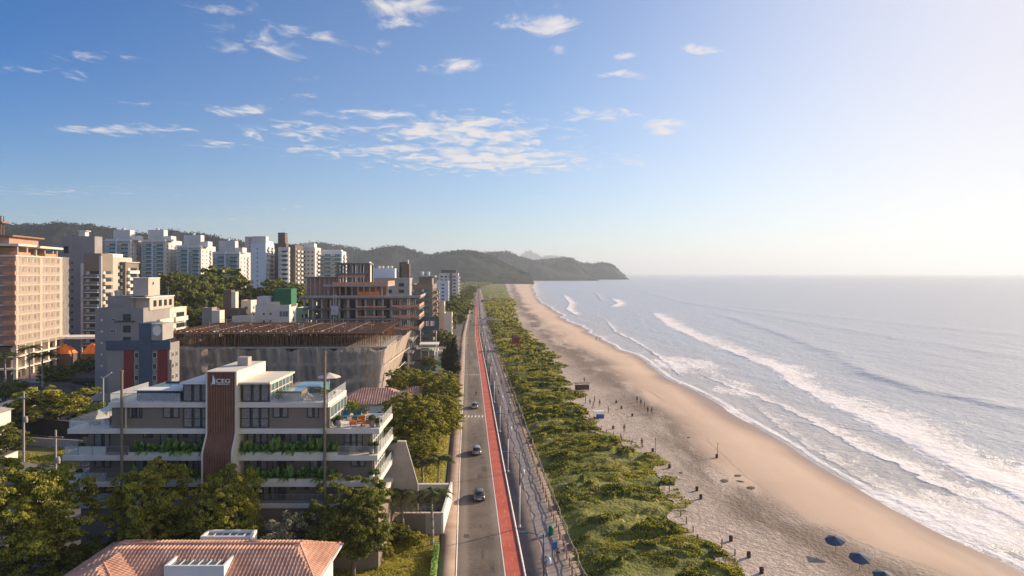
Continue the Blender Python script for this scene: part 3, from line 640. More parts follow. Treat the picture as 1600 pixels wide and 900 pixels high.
# ---- red / navy building
def redex(t,w,h,d):
    k=166/F
    X=lambda px:-(265-px)*k
    bx(t,'cornice','navy_wall',-w-.2,-.35,h-1.3,.25,-.003,h+1.0); bx(t,'facade_band','red_wall',X(196),-.12,0,X(211),-.004,h-1.31); bx(t,'facade_band','red_wall',X(247),-.12,0,X(262),-.004,h-1.31)
    bx(t,'stair_core','navy_wall',X(220),-.5,0,X(239),-.01,h+5.2)
    b=MB(); b.box(X(220),0,h+1.05,X(239),5.5,h+5.2,0); b.build('water_tower','navy_wall',t)
    b=MB(); b.box(X(239)+.002,-.5,h+1.05,X(239)+2.6,5.5,h+5.0,0); b.build('water_tower','concrete',t)  # paler box: sunlit right side of the navy block put into colour
    MB().prism([(0.0+1.25*math.cos(a)*.8,1.25*math.sin(a)) for a in [i*math.pi/10 for i in range(20)]],0,.1,0).build('round_emblem','white_trim',t).rotation_euler=(math.pi/2,0,0)
    e=[c for c in bpy.data.objects if c.parent==t and c.name.startswith('round_emblem')][0]; e.location=(X(239)+1.3,-.51,h+3.4)
block('red_and_navy_building','low apartment house with navy cornice and core and dark red window strips','building',171,265,166,538,5.6,'grey_wall',
      [('w',.64,1.6,1.0,'frame_white','curtain',1),('w',.53,1.0,1.3,'frame_white','dark_glass',0),('w',.115,1.6,1.0,'frame_white','curtain',1),('w',.24,1.0,1.3,'frame_white','dark_glass',0),('w',.38,.35,.4,'frame_dark','dark_glass',0)],[('w',.3,1.2,1.2,'frame_white','dark_glass',1),('w',.7,1.2,1.2,'frame_white','dark_glass',1)],
      zmin=.5,fh=2.75,topoff=1.5,parapet=.3,extras=redex)
# ---- salmon netted tower (far left)
def salmon():
    D=215; x=wx(23,D); t=thing('netted_tower','salmon apartment tower under construction behind pale net, at the left edge of the town','building',(x,D,0),math.radians(11))
    L=32; w=30; h=40.5; zb=12.5
    b=MB(); b.box(-w,.0,zb,0,L,h,0); b.build('wall','salmon_brick',t)
    b=MB(); nf=9
    for k in range(nf+1):
        z=zb+k*(h-zb)/nf; b.box(-w,-.35,z-.2,.45,L,z+.25)
    b.build('floor_slab','cream_wall',t)
    for (y0,y1) in ((0.01,1.6),(15.4,17.2),(L-2.2,L-.01)): bx(t,'pilaster','cream_wall',.005,y0,zb,.42,y1,h)
    fz=(h-zb)/nf
    for k in range(nf):
        z=zb+k*fz+.35
        for y in (4.4,8.5,12.3,20.2,24.4,28.6): inst('window',winmesh(2.0 if y not in(12.3,28.6) else 2.6,2.0,'frame_white','dark_glass',1,1),t,(.01,y,z+.35),math.pi/2)
        for y,ww in ((8.3,12.5),(24.3,13.5)):
            bx(t,'balcony','pale_stone',.005,y-ww/2,z-.1,.35,y+ww/2,z+.75)
        bx(t,'balcony','orange_mesh',-2.6,-1.6,z-.1,.8,-.36,z+1.0)
        for xq in(-8,-16,-24): inst('window',winmesh(2.2,1.9,'frame_dark','dark_room',1),t,(xq,-.01,z+.4))
    # net as a thin sagging sheet off the long side
    ny,nz=60,26; ys=np.linspace(-.3,L+3,ny); zs=np.linspace(zb-1,h+.3,nz); YY,ZZ=np.meshgrid(ys,zs)
    XX=1.35+.35*np.sin((ZZ-zb)/fz*math.pi*1.0)**2*-1+.25*fbm(YY*.3,ZZ*.2,3,3)
    me=np_mesh('safety_net',np.stack([XX,YY,ZZ],2).reshape(-1,3),grid_quads(nz,ny),[M['salmon_net']],True); so=link(bpy.data.objects.new('safety_net',me),t)
    # unfinished roof storey
    b=MB(); 
    b.box(-22,1,h+3.2,.6,13,h+3.9); b.box(-18,13.2,h+2.9,1.5,30,h+3.6)
    b.build('roof_slab','cream_wall',t); b=MB()
    for y in (2,8,14,20,26,29): b.box(-.8,y,h,-.2,y+.7,h+2.9); b.box(-9,y,h,-8.4,y+.7,h+2.9)
    b.build('roof_column','concrete',t)
    bx(t,'roof_storey','salmon_brick',-20,6,h,-4,28,h+2.85)
    bx(t,'parapet','orange_mesh',-1.5,.5,h+.26,.45,9,h+1.2); bx(t,'parapet','orange_mesh',-1.5,19,h+.26,.45,27,h+1.2)
    bx(t,'upper_block','salmon_brick',-30,3,h+3.95,-3,22,h+6.2); bx(t,'upper_slab','timber',-31,2,h+6.21,-1.5,23,h+6.7)
    # podium with columns
    bx(t,'podium_wall','brown_wall',-w,3,0,-2.5,L,zb-1); b=MB()
    for i in range(7):
        b.box(-.9,1+i*5.3,0,0,2+i*5.3,zb-.25)
    for zz_ in (4.5,8.4): b.box(-w,-.2,zz_,.5,L,zz_+.45)
    b.build('podium_frame','cream_wall',t)
salmon()
t=thing('tower_crane','brown hoist mast standing at the left frame edge above the netted tower','crane',(wx(-4,225),225,34))
b=MB()
for k in range(10): 
    z=k*2.0; b.tube((0,0,z),(1.2,0,z+2),.12,n=5); b.tube((1.2,0,z),(0,0,z+2),.12,n=5)
for xx in(0,1.2): b.tube((xx,0,0),(xx,0,20),.16,n=6); b.tube((xx,1.2,0),(xx,1.2,20),.16,n=6)
b.build('mast','timber',t); bx(t,'platform','timber',-3,-1,13,2.4,2,13.6); bx(t,'platform','timber',-3,-1,17.5,2.4,2,18)
# ---- orange market stalls under canopy beside netted tower
t=thing('canopy','long white canopy over orange site stores, beside the netted tower','canopy',(wx(126,250),250,0),RZ)
bx(t,'roof','white_trim',-9,-3,11.2,9,6,12); b=MB()
for xx in(-8,0,8):b.box(xx,0,0,xx+.5,.5,11.2)
b.build('post','concrete',t)
for k,(xq,w_) in enumerate(((88,7),(136,7))):
    t=thing('tarp_heap','bright orange tarpaulin bundle under the %s end of the white canopy'%('left' if k==0 else 'right'),'tarpaulin',(wx(xq+12,246),246,6.2),0,'orange tarpaulins')
    V=[];n_=22;uu,vv=np.meshgrid(np.linspace(0,1,n_),np.linspace(0,1,n_)); ZZ=3.2*np.sin(uu*math.pi)**.5*np.sin(vv*math.pi)**.5*(.5+fbm(uu*6,vv*6,3,k)); 
    me=np_mesh('tarp',np.stack([(uu-.5)*w_,(vv-.5)*5,ZZ],2).reshape(-1,3),grid_quads(n_,n_),[M['orange_tarp']],False); link(bpy.data.objects.new('tarp',me),t)
    bx(t,'store_box','brown_wall',-w_/2,-2,-6.2,w_/2,2,0)
# ---- netted concrete building with timber formwork deck
def netted():
    D=190; x0=wx(277,D); x1=wx(592,D); t=thing('netted_construction','concrete shell wrapped in draped grey net with a timber formwork deck on top','building',(x1,D,0),math.radians(2.0))
    w=x1-x0; L=34
    for k,z in enumerate((0.2,5.0,9.9,14.6)):
        bx(t,'floor_slab','concrete',-w,0,z-.45,0+(1.5*k*.5),L,z)
    b=MB()
    for i in range(11):
        for j in range(4): b.box(-w+.5+i*(w-1.2)/10,.5+j*10.5,0,-w+1.2+i*(w-1.2)/10,1.2+j*10.5,14.1)
    b.build('column','concrete',t)
    bx(t,'core_wall','concrete_dark',-w+6,12,0.21,-6,30,14.1)  # block coloured dark so the openings behind the net look shaded
    # formwork props
    b=MB(); rr=random.Random(4)
    for i in range(90):
        for j in range(9):
            xx=-w-1.5+i*(w+2.0)/89+rr.uniform(-.15,.15); yy=.2+j*4.1+rr.uniform(-.3,.3); b.tube((xx,yy,14.6),(xx+rr.uniform(-.25,.25),yy,18.4),.07,n=4)
            if rr.random()<.2: b.tube((xx,yy,14.7),(xx+rr.uniform(-1.6,1.6),yy,17.8),.06,n=4)
    so=b.build('prop_row','timber',t); tag(so,kind='stuff')
    bx(t,'formwork_deck','plywood',-w-1.8,-.2,18.55,1.0,L+1,18.75); b=MB()
    b.box(-w-2.0,-.5,18.3,1.2,-.25,18.85)
    b.build('edge_board','timber',t)
    b=MB()
    for i in range(7):
        xx=-w+3+i*7.4; b.box(xx,0,18.755,xx+.35,L,19.0)
    for i in range(16):
        pass
    b.build('deck_beam','beige_wall',t); b=MB()
    for i in range(16):
        yy=1.5+i*2.1; b.box(-w-1.6,yy,18.78,.9,yy+.18,19.05)
    for i in range(34):
        xx=-w+i*1.45; b.box(xx,.1,18.76,xx+.12,L,18.95)
    b.build('deck_joist','timber',t); b=MB()
    for i in range(110): xx=-w-1.9+i*(w+2.9)/109; b.box(xx,-.62,18.42,xx+.13,.6,18.56)
    b.build('joist_end','beige_wall',t)
    b=MB(); rr=random.Random(9)
    for i in range(26):
        xx=rr.uniform(-w,0); yy=rr.uniform(0,L); MB().tube((xx,yy,18.7),(xx,yy,20.2+rr.random()),.05,n=4).build('starter_rod','metal',t)
    for yy in (L+.9,):
        b.tube((-w-1.8,yy,19.9),(1,yy,19.9),.05,n=4); b.tube((-w-1.8,yy,19.3),(1,yy,19.3),.05,n=4)
        for i in range(20): b.tube((-w+i*(w/19),yy,18.7),(-w+i*(w/19),yy,19.9),.04,n=4)
    b.build('guard_rail','metal',t)
    # scattered stuff on deck
    b=MB()
    for i in range(60):
        xx=rr.uniform(-w,0); yy=rr.uniform(1,L); s_=rr.uniform(.4,2.4); b.box(xx,yy,19.01,xx+s_,yy+rr.uniform(.2,1.2),19.05+rr.random()*.25)
    so=b.build('deck_timber','timber',t); tag(so,kind='stuff')
    # front net
    nx,nz=320,34; U,Vv=np.meshgrid(np.linspace(0,1,nx),np.linspace(0,1,nz))
    top=13.9+1.3*np.abs(np.sin(U*math.pi*5.2))**.6-.9*fbm(U*14,U*0,3,7); XX=-w-2.4+U*(w+3.4+ Vv*1.2)
    fold=(vnoise(U*60+Vv*3,Vv*2,3)-.5)*.9*(.3+Vv)+(vnoise(U*36,Vv*1.5+4,4)-.5)*1.3
    ZZ=.3+Vv*(top-.3); YY=-1.6+fold-Vv*.6*(1-Vv)*-1-.5*Vv
    me=np_mesh('front_net',np.stack([XX,YY,ZZ],2).reshape(-1,3),grid_quads(nz,nx),[M['grey_net']],True); so=link(bpy.data.objects.new('front_net',me),t)
    # flared right net: bottom close to the wall, top leaning out over the pavement
    nx=130; U,Vv=np.meshgrid(np.linspace(0,1,nx),np.linspace(0,1,nz))
    out=.2+ (2.0+3.2*U)*Vv**1.2; XX=1.0+out-1.2+(vnoise(U*60,Vv*2,13)-.5)*.7; YY=-1.4+U*(L+2.5); ZZ=.3+Vv*(14.0+2.2*U-.7*fbm(U*9,U*0,3,17))
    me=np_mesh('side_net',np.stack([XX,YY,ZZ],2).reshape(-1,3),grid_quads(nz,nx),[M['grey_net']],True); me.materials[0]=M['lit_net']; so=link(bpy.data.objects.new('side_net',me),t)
    b=MB(); 
    for zz_ in (5.5,10.2): b.tube((1.2+zz_*.16,-1,zz_),(1.6+zz_*.3,L,zz_+.5),.09,n=5)
    b.build('net_cable','cream_wall',t)
netted()
# ---- bare concrete frame building behind
def frame_building():
    D=236; t=thing('concrete_frame','unfinished stepped concrete frame with orange safety mesh, behind the formwork deck','building',(wx(640,D),D,0),RZ)
    k=D/F; W_=(640-474)*k; L=26; fl=[19.4,22.9,26.6]
    for i,z in enumerate([3.5,7.5,11.5,15.5]+fl):
        bx(t,'floor_slab','concrete_dark',-W_ if z<26 else -W_-.6,0,z-.5,3.4 if z>12 else 1,L,z)
    b=MB()
    for i in range(13):
        for j in range(4): b.box(-W_+.4+i*(W_-1)/12,.6+j*8,0,-W_+1.0+i*(W_-1)/12,1.2+j*8,26.1)
    b.build('column','concrete',t)
    bx(t,'core_wall','salmon_brick',-W_+4,10,0,-8,24,26.1)
    for i in range(9):
        for z in fl[:2]:
            bx(t,'infill_wall','salmon_brick' if (i*3+int(z))%2 else 'concrete',-W_+2+i*3.9,3.2,z+.01,-W_+4.2+i*3.9,3.5,z+2.9)
    for z in fl[:2]+[15.5]:
        bx(t,'safety_mesh','orange_mesh',3.2,1.5,z+.25,3.3,L-1,z+1.3); bx(t,'safety_mesh','orange_mesh',-6,-.06,z+.3,3.2,-.01,z+1.1)
        bx(t,'safety_mesh','orange_mesh',-W_*.5,-.06,z+.35,-8,-.01,z+.8)
    bx(t,'edge_beam','concrete',-W_-.5,-.5,26.63,3.8,-.1,27.4); bx(t,'edge_beam','concrete',3.41,-.1,26.63,3.8,L,27.4)
    # second level set back
    X=lambda px:-(640-px)*k
    bx(t,'upper_slab','concrete',X(506),1,30.4,X(606),L-3,31.1); bx(t,'upper_parapet','orange_mesh',X(520),1.1,31.11,X(606)-.2,1.4,32.0); bx(t,'upper_parapet','orange_mesh',X(606)-.3,1.5,31.11,X(606),L-4,32.3)
    b=MB()
    for i in range(11): bx(t,'upper_column','concrete',X(512)+i*2.05,1.4,26.65,X(512)+i*2.05+.3,1.8,30.4)
    b.box(X(515),14,26.65,X(560),14.3,30.4); b.build('upper_back_wall','salmon_brick',t); bx(t,'upper_wall','salmon_brick',X(545),8,26.65,X(600),8.3,30.4)
    bx(t,'safety_mesh','orange_tarp',X(560),1.5,27.0,X(592),1.6,28.6)
    # top frame
    b=MB()
    for px in(527,538,547,560,570,576): b.box(X(px)-.35,2,31.12,X(px)+.35,2.8,38); b.box(X(px)-.35,10,31.12,X(px)+.35,10.8,38)
    b.box(X(527)-.4,1.9,38.003,X(576)+.4,10.9,38.6); b.box(X(527),1.9,34.3,X(576),2.0,35.0)
    b.build('top_frame','concrete_dark',t); bx(t,'safety_mesh','orange_mesh',X(529),1.7,33.6,X(570),1.89,34.2)
    bx(t,'lift_shaft','cream_wall',X(571),3,31.12,X(576),8,39)
    # left lower part
    bx(t,'side_block','salmon_brick',X(478),4,26.65,X(524),20,33.2); bx(t,'side_slab','concrete_dark',X(474),3,33.21,X(526),21,33.8)
    b=MB()
    for i in range(7): b.box(X(476)+i*1.6,3.2,26.65,X(476)+i*1.6+.3,3.5,33.2)
    b.build('side_column','concrete',t)
    # front canopy slab low right
    bx(t,'canopy_slab','concrete',-30,-9,12.6,1.5,-.6,13.1)
    b=MB()
    for i in range(5): bx(t,'canopy_post','concrete',-28+i*7,-8.5,0,-27.5+i*7,-8,12.6)
    # site hoist mast
    b=MB(); mx_=X(526)
    for k2 in range(14): b.tube((mx_,-4,8+k2*1.4),(mx_+.9,-4,9.4+k2*1.4),.06,n=4); b.tube((mx_+.9,-4,8+k2*1.4),(mx_,-4,9.4+k2*1.4),.06,n=4)
    for dx in(0,.9): b.tube((mx_+dx,-4,0),(mx_+dx,-4,28),.1,n=5)
    b.box(mx_-.6,-4.6,21,mx_+1.7,-3.2,24); b.build('hoist','metal',t)
frame_building()
# ---- dark balconied seafront block
block('seafront_block','dark seafront apartment block with teal glass balconies, beyond the concrete frame','building',640,676,335,447,42,'taupe_wall',[('b',.3,4.2,1.4,'concrete_dark','teal_glass','teal_glass'),('b',.72,4.2,1.4,'concrete_dark','teal_glass','teal_glass')],
   [('b',.12,6,2.2,'cream_wall','taupe_wall'),('b',.38,6,1.4,'cream_wall','orange_mesh'),('b',.64,6,2.2,'cream_wall','taupe_wall'),('b',.9,5,1.4,'cream_wall','orange_mesh')],zmin=1,
   extras=lambda t,w,h,d:(bx(t,'penthouse','taupe_wall',-w*.6,3,h+.03,-.5,20,h+4.4),bx(t,'roof_slab','concrete',-w*.65,1,h+4.41,1,21,h+5.1),bx(t,'stair_tower','brown_wall',-w*1.4,6,h+.03,-w*1.05,12,h+11),bx(t,'roof_frame','white_wall',-w*.95,1,h+.03,-w*.8,1.6,h+4.2),tank(t,-6,12,h+5.1,1,2),tank(t,-3,14,h+5.1,1,2)))
block('rooftop_block','windowless bluish white block with chimneys, seen over the concrete frame','building',583,617,330,438,14,'pale_blue_wall',[],[],zmin=50,htop=36.6,extras=lambda t,w,h,d:[tank(t,-w*.2-k*2.1,4+k%2*2,h,.7,2.0,'white_trim') for k in range(4)])
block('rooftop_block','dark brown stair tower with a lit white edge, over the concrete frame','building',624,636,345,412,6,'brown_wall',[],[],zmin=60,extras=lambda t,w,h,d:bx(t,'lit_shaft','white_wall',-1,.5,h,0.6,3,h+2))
block('grey_roof_block','long low grey block behind the frame, left of the dark seafront block','building',577,640,318,437,20,'concrete',[('w',.2,2.4,1.6,'frame_dark','dark_glass',2),('w',.5,2.4,1.6,'frame_dark','dark_glass',2),('w',.8,2.4,1.6,'frame_dark','dark_glass',2)],[],zmin=14)
block('hotel_block','white flat-roofed block with dark rooftop, near the far end of the avenue','building',686,716,610,428,34,'white_wall',[('w',.2,2.2,1.3,'frame_dark','dark_glass',1),('w',.42,2.2,1.3,'frame_dark','dark_glass',1),('w',.64,2.2,1.3,'frame_dark','dark_glass',1),('w',.86,2.2,1.3,'frame_dark','dark_glass',1)],[('b',.5,16,1.3,'white_trim','white_wall')],zmin=4,
   extras=lambda t,w,h,d:(bx(t,'penthouse','brown_wall',-w*.9,4,h+.03,-2,20,h+3.6),bx(t,'stair_tower','taupe_wall',-w*.45,-.8,0,-w*.3,-.005,h+1.5)))
block('pale_block','small pale block in front of the far white flat-roofed block','building',683,701,560,440,14,'pale_blue_wall',[('w',.5,2,1.2,'frame_dark','dark_glass',1)],[('w',.5,2,1.2,'frame_dark','dark_glass',1)],zmin=8)
block('shop_building','tan shop building with a brick-red panel and cream edge, by the avenue','building',668,694,360,474,16,'beige_wall',[],[('w',.5,9,5,'frame_white','brown_wall',0)],zmin=8,fh=7,topoff=.5)
block('shop_building','small cream shop with lit gable, beside the brick-red panel shop','building',694,706,330,492,14,'cream_wall',[],[('w',.5,4,2,'frame_dark','dark_glass',2)],zmin=2,extras=None)
def bill(t,w,h,d):
    pass
t=thing('billboard','dark blue billboard with white lettering on posts near the avenue shops','billboard',(wx(673,262),262,0))
b=MB(); b.box(-5.2,0,13.2,3.2,.4,18.3); b.build('panel','navy_wall',t); b=MB(); b.tube((-4,.2,0),(-4,.2,13.2),.2); b.tube((2,.2,0),(2,.2,13.2),.2); b.build('post','metal',t)
b=MB()
for k,(a,c) in enumerate(((-3.2,.25),(-2.6,.25),(-1.9,.7),(-.9,.25),(-.1,.9),(1.1,.25))): b.box(a,-.05,14.8,a+c,-.003,16.7)
b.build('lettering','sign_white',t)
# ---- white + green building
def wg(t,w,h,d):
    k=285/F; X=lambda px:-(452-px)*k
    bx(t,'upper_block','white_wall',X(400),2,h+.03,X(420),10,h+4.4); bx(t,'green_block','green_wall',X(426),3,h+.03,X(452),12,h+7.6); bx(t,'upper_block','cream_wall',X(414),1.5,h+.03,X(435),2.8,h+2.2)
    bx(t,'terrace_wall','white_wall',X(372),-6,0,X(400),-.01,h-3.2)
    for q in (.08,.16,.24): inst('window',winmesh(1.4,2.4,'frame_white','teal_glass',0),t,(-w*q,-.01,h-4))
block('white_villa','white stepped house with a bright green roof box, behind the formwork deck','building',400,452,285,480,14,'white_wall',[('w',.55,.8,.8,'frame_dark','dark_glass',0),('w',.75,.8,.8,'frame_dark','dark_glass',0)],[('w',.5,2,1.4,'frame_dark','teal_glass',1)],zmin=8,extras=wg,parapet=1)
block('green_terrace_house','low house with pale green terrace walls, right of the white stepped house','building',463,482,262,484,12,'pale_green_wall',[('w',.3,2,1.5,'frame_dark','dark_glass',1)],[('w',.5,2,1.5,'frame_dark','dark_glass',1)],zmin=6)
block('brown_stair_block','narrow dark brown block with a lit right side, before the tree group','building',349,361,292,456,5,'brown_wall',[],[],zmin=50,extras=lambda t,w,h,d:bx(t,'lit_side_box','cream_wall',.005,.2,0,1.8,4,h))  # cream box on the flank puts the sunlit side into colour
block('low_brown_house','long low dark brown house beneath the narrow brown block','building',330,372,280,486,10,'brown_wall',[('w',.3,2,1.2,'frame_dark','dark_glass',1)],[],zmin=6)
block('white_cube_house','white cube-like stair house with a satellite dish, above the net wall','building',316,331,250,484,5,'grey_wall',[],[],zmin=50,extras=lambda t,w,h,d:(bx(t,'lit_side_box','cream_wall',.005,0,0,2.8,5,h-.3),MB().lathe([(.05,0),(.5,.12),(.9,.4)],(-w-.4,1,h-3),10).build('satellite_dish','white_trim',t)))  # white cube: shaded front painted grey, sunlit flank a cream box
block('cream_house','cream two-storey house left of the slim pale blue tower among trees','building',377,392,300,472,8,'cream_wall',[('w',.5,1.4,1.2,'frame_dark','dark_glass',1)],[('w',.5,1.4,1.2,'frame_dark','dark_glass',1)],zmin=6)
# ---- grey shop houses beyond the flared net
def gs(t,w,h,d):
    k=262/F
    bx(t,'upper_storey','grey_wall',-w+.5,3.0,h+.82,-.5,15,h+4.4); bx(t,'terrace_roof','white_trim',-w*.55,1,h+6.4,1,10,h+6.8)
    b=MB()
    for xx in(-w*.5,-w*.25,.5): b.box(xx,1.2,h+.82,xx+.35,1.6,h+6.4)
    b.build('terrace_post','white_wall',t)
    bx(t,'green_awning','turquoise',-w*.42,-1.8,h-1.6,-.8,-.02,h+1.2); bx(t,'green_roof','pale_green_wall',-w*.5,1.2,h+4.45,-1,6,h+5.0)
    bx(t,'side_pillar','white_trim',.005,-.5,0,.8,.4,h+4.4)
block('grey_shop_house','grey shop house with turquoise awnings and white terrace frame, beyond the flared net','building',634,680,246,568,16,'grey_wall',[('w',.8,1.2,2,'frame_white','dark_glass',0),('w',.2,3,2.2,'frame_dark','dark_room',0)],[('w',.4,5,2,'frame_white','dark_glass',2)],zmin=1,fh=3.2,topoff=1.0,extras=gs)
block('white_shop_house','low white shop with a turquoise strip, between the grey shop house and the pine','building',682,699,262,552,14,'white_wall',[('w',.5,3,2,'frame_dark','teal_glass',1)],[('w',.5,3,2,'frame_dark','dark_glass',2)],zmin=1,extras=lambda t,w,h,d:bx(t,'awning','turquoise',-w,-1.5,h-4.2,.5,-.02,h-3.3))
# roofs of small houses on the left and far rows
def hiproof(b,x0,x1,y0,y1,z,rise,mi=0,ov=.5):
    x0-=ov;x1+=ov;y0-=ov;y1+=ov; r=min(x1-x0,y1-y0)/2
    if x1-x0>y1-y0: A=(x0+r,(y0+y1)/2,z+rise);Bp=(x1-r,(y0+y1)/2,z+rise); fs=[(0,1,5,4),(1,2,5),(2,3,4,5),(3,0,4)]
    else: A=((x0+x1)/2,y0+r,z+rise);Bp=((x0+x1)/2,y1-r,z+rise); fs=[(0,1,4),(1,2,5,4),(2,3,5),(3,0,4,5)]
    b.add([(x0,y0,z),(x1,y0,z),(x1,y1,z),(x0,y1,z),A,Bp],fs+[(3,2,1,0)],mi)
def cottage(name,label,cx_,D,w,d,h,rise,wall,roof,wins=True,rz=RZ):
    t=thing(name,label,'house',(cx_,D,0),rz); bx(t,'wall',wall,-w/2,0,0,w/2,d,h); b=MB(); hiproof(b,-w/2,w/2,0,d,h,rise); b.build('roof',roof,t)
    if wins:
        for xx in (-w*.28,w*.25): inst('window',winmesh(1.3,1.3,'frame_white','dark_glass',1),t,(xx,-.002,1.3))
        inst('window',winmesh(1.3,1.3,'frame_white','dark_glass',1),t,(w/2+.002,d*.5,1.3),math.pi/2)
        if h>5: 
            for xx in (-w*.28,w*.25): inst('window',winmesh(1.3,1.3,'frame_white','dark_glass',1),t,(xx,-.002,4.3))
    return t
cottage('house','grey-roofed long house behind the dark round tree, at the left',wx(45,178),178,22,9,3.6,2.2,'white_wall','roof_dark')
cottage('house','pale-walled house with a sunlit eave at the left frame edge, below the palms',wx(-78,128),128,9,10,7.5,2.0,'white_wall','roof_gravel')
cottage('house','dark-roofed shed house at the left edge above the big foreground tree',wx(-22,96),96,9,8,5.4,2.2,'grey_wall','roof_dark')
cottage('house','small white house with lit wall under the left pair of palms',wx(60,205),205,12,7,3.4,1.6,'white_wall','roof_tile')
cottage('house','long white workshop with curved pale wall, right of the dark round tree',wx(140,160),160,13,8,3.2,1.2,'white_wall','roof_dark')
cottage('house','low dark house behind the shaded yard, left of the beige building',wx(120,200),200,16,9,5.0,1.8,'concrete_dark','roof_dark')
cottage('house','orange-roofed cottage under the tree group, left of the cube-like stair house',wx(288,285),285,11,8,4.5+4,2,'white_wall','roof_tile')
cottage('house','small red-roofed cottage right of the cream wing, before the tree group',wx(300,262),262,8,7,8.0,1.8,'white_wall','roof_tile')
cottage('house','dark flat house beside the net building, behind the cream wing',wx(290,235),235,10,9,8.5,1.0,'brown_wall','roof_dark')
# tile-roof houses behind the main building (real ribbed relief)
def tiled(name,parent,xs_,ys,hf,m='roof_tile',ribw=.32,amp=.05,thick=.15):
    XX,YY=np.meshgrid(xs_,ys); Z,dirx,ok=hf(XX,YY)
    rib=np.where(dirx,np.sin(YY*2*math.pi/ribw),np.sin(XX*2*math.pi/ribw)); sl=np.where(dirx,XX,YY); Z2=Z+amp*np.abs(rib)**.7*np.sign(rib)+.035*((sl/.42)%1-.5)+.02*(vnoise(XX*2.2,YY*2.2,5)-.5)
    q=grid_quads(len(ys),len(xs_)); okf=ok.ravel(); q=q[okf[q].all(1)]
    me=np_mesh(name,np.stack([XX,YY,Z2],2).reshape(-1,3),q,[M[m]],False)
    o=link(bpy.data.objects.new(name,me),parent); md=o.modifiers.new('s','SOLIDIFY'); md.thickness=thick; md.offset=-1; return o
def hipfun(x0,x1,y0,y1,z,sl):
    def f(X,Y):
        a=np.stack([(X-x0),(x1-X),(Y-y0),(y1-Y)],0); k=a.argmin(0); return z+sl*a.min(0),k<2,(a.min(0)>=-1e-6)
    return f
for (lab,pxc,D,w,d,h) in (('tile-roofed house tucked between the main building and the street trees, left one',582,150,17,11,6.2),('tile-roofed house tucked behind the street trees, nearer the avenue',645,158,12,11,5.2)):
    t=thing('tiled_house',lab,'house',(wx(pxc,D),D,0),RZ); bx(t,'wall','white_render',-w/2+.5,.5,0,w/2-.5,d-.5,h)
    tiled('roof',t,np.arange(-w/2,w/2,.08),np.arange(0,d,.08),hipfun(-w/2,w/2,0,d,h,.5),ribw=.55,amp=.07)
    inst('window',winmesh(1.3,1.3,'frame_white','dark_glass',1),t,(w*.2,.498,1.5))
# ================================================================= foreground tile-roof house
def fg_house():
    bx0,by0=-28,62; t=thing('tiled_roof_house','house with a salmon clay tile hip roof in the bottom left foreground','house',(bx0,by0,0))
    X0,X1=-42-bx0,-17.7-bx0; Y0,Y1=60.2-by0-2,71-by0
    def hf(X,Y):
        wxx=X+bx0; wy=Y+by0
        a=np.stack([(-17.7-wxx)*.60,(71-wy)*.46+0,(wy-61.6)*.46,(wxx+40.9)*.62],0); k=a.argmin(0); z1=7+a.min(0); z1=np.minimum(z1,8.72)
        # left wing with ridge running towards the camera
        b=np.stack([(-33.2-wxx)*.37,(wxx+41.5)*.37,(71-wy)*.5,(wy-58.2)*.5],0); kb=b.argmin(0); z2=7+b.min(0)
        main=z1>=z2; Z=np.maximum(z1,z2); d=np.where(main,(k==0)|(k==3),kb<2); ok=(a.min(0)>=0)|(b.min(0)>=0)
        return Z,d,ok
    tiled('roof',t,np.arange(X0-.0,X1+.01,.055),np.arange(-4,Y1+.01,.055),hf,ribw=.36,amp=.05)
    bx(t,'wall','white_render',-40.3-bx0,62.4-by0,0,-18.4-bx0,70.2-by0,6.95); bx(t,'wall','white_render',-41-bx0,59-by0,0,-33.8-bx0,62.39-by0,6.95)
    # ridge caps
    def cap(p,q):
        b=MB(); P=Vector(p)-Vector((bx0,by0,0)); Q=Vector(q)-Vector((bx0,by0,0)); n=max(2,int((Q-P).length/.38))
        for i in range(n): b.tube(tuple(P.lerp(Q,i/n)),tuple(P.lerp(Q,(i+1.15)/n)),.13,.10,n=8)
        b.build('ridge_cap','roof_tile',t)
    cap((-38.1,66.3,8.78),(-20.6,66.3,8.78)); cap((-20.6,66.3,8.75),(-17.8,70.8,7.05)); cap((-20.6,66.3,8.75),(-17.8,61.8,7.05)); cap((-37.35,62.4,8.55),(-33.3,58.3,7.1))
    bx(t,'gutter','white_trim',-18.0-bx0+.31,61.7-by0,6.85,-17.5-bx0+.0,71.0-by0,6.99)
    for (px0,px1,py,D,z,d2) in ((313,391,838,68.3,8.68,1.6),(256,350,884,62.2,8.35,3.0)):
        a=wx(px0,D)-bx0; c=wx(px1,D)-bx0; y0=D-by0
        b=MB(); b.box(a,y0,z-1.6,c,y0+.22,z); b.box(a,y0+d2,z-1.6,c,y0+d2+.22,z); b.box(a,y0+.22,z-1.6,a+.22,y0+d2,z); b.box(c-.22,y0+.22,z-1.6,c,y0+d2,z)
        f=b.build('skylight','white_trim',t); bx(f,'pane','teal_glass',a+.22,y0+.22,z-.35,c-.22,y0+d2,z-.25)
        b=MB(); 
        for k in range(1,6): xx=a+.22+(c-a-.44)*k/6; b.box(xx-.04,y0+.22,z-.24,xx+.04,y0+d2,z-.19)
        b.build('glazing_bar','white_trim',f)
fg_house()
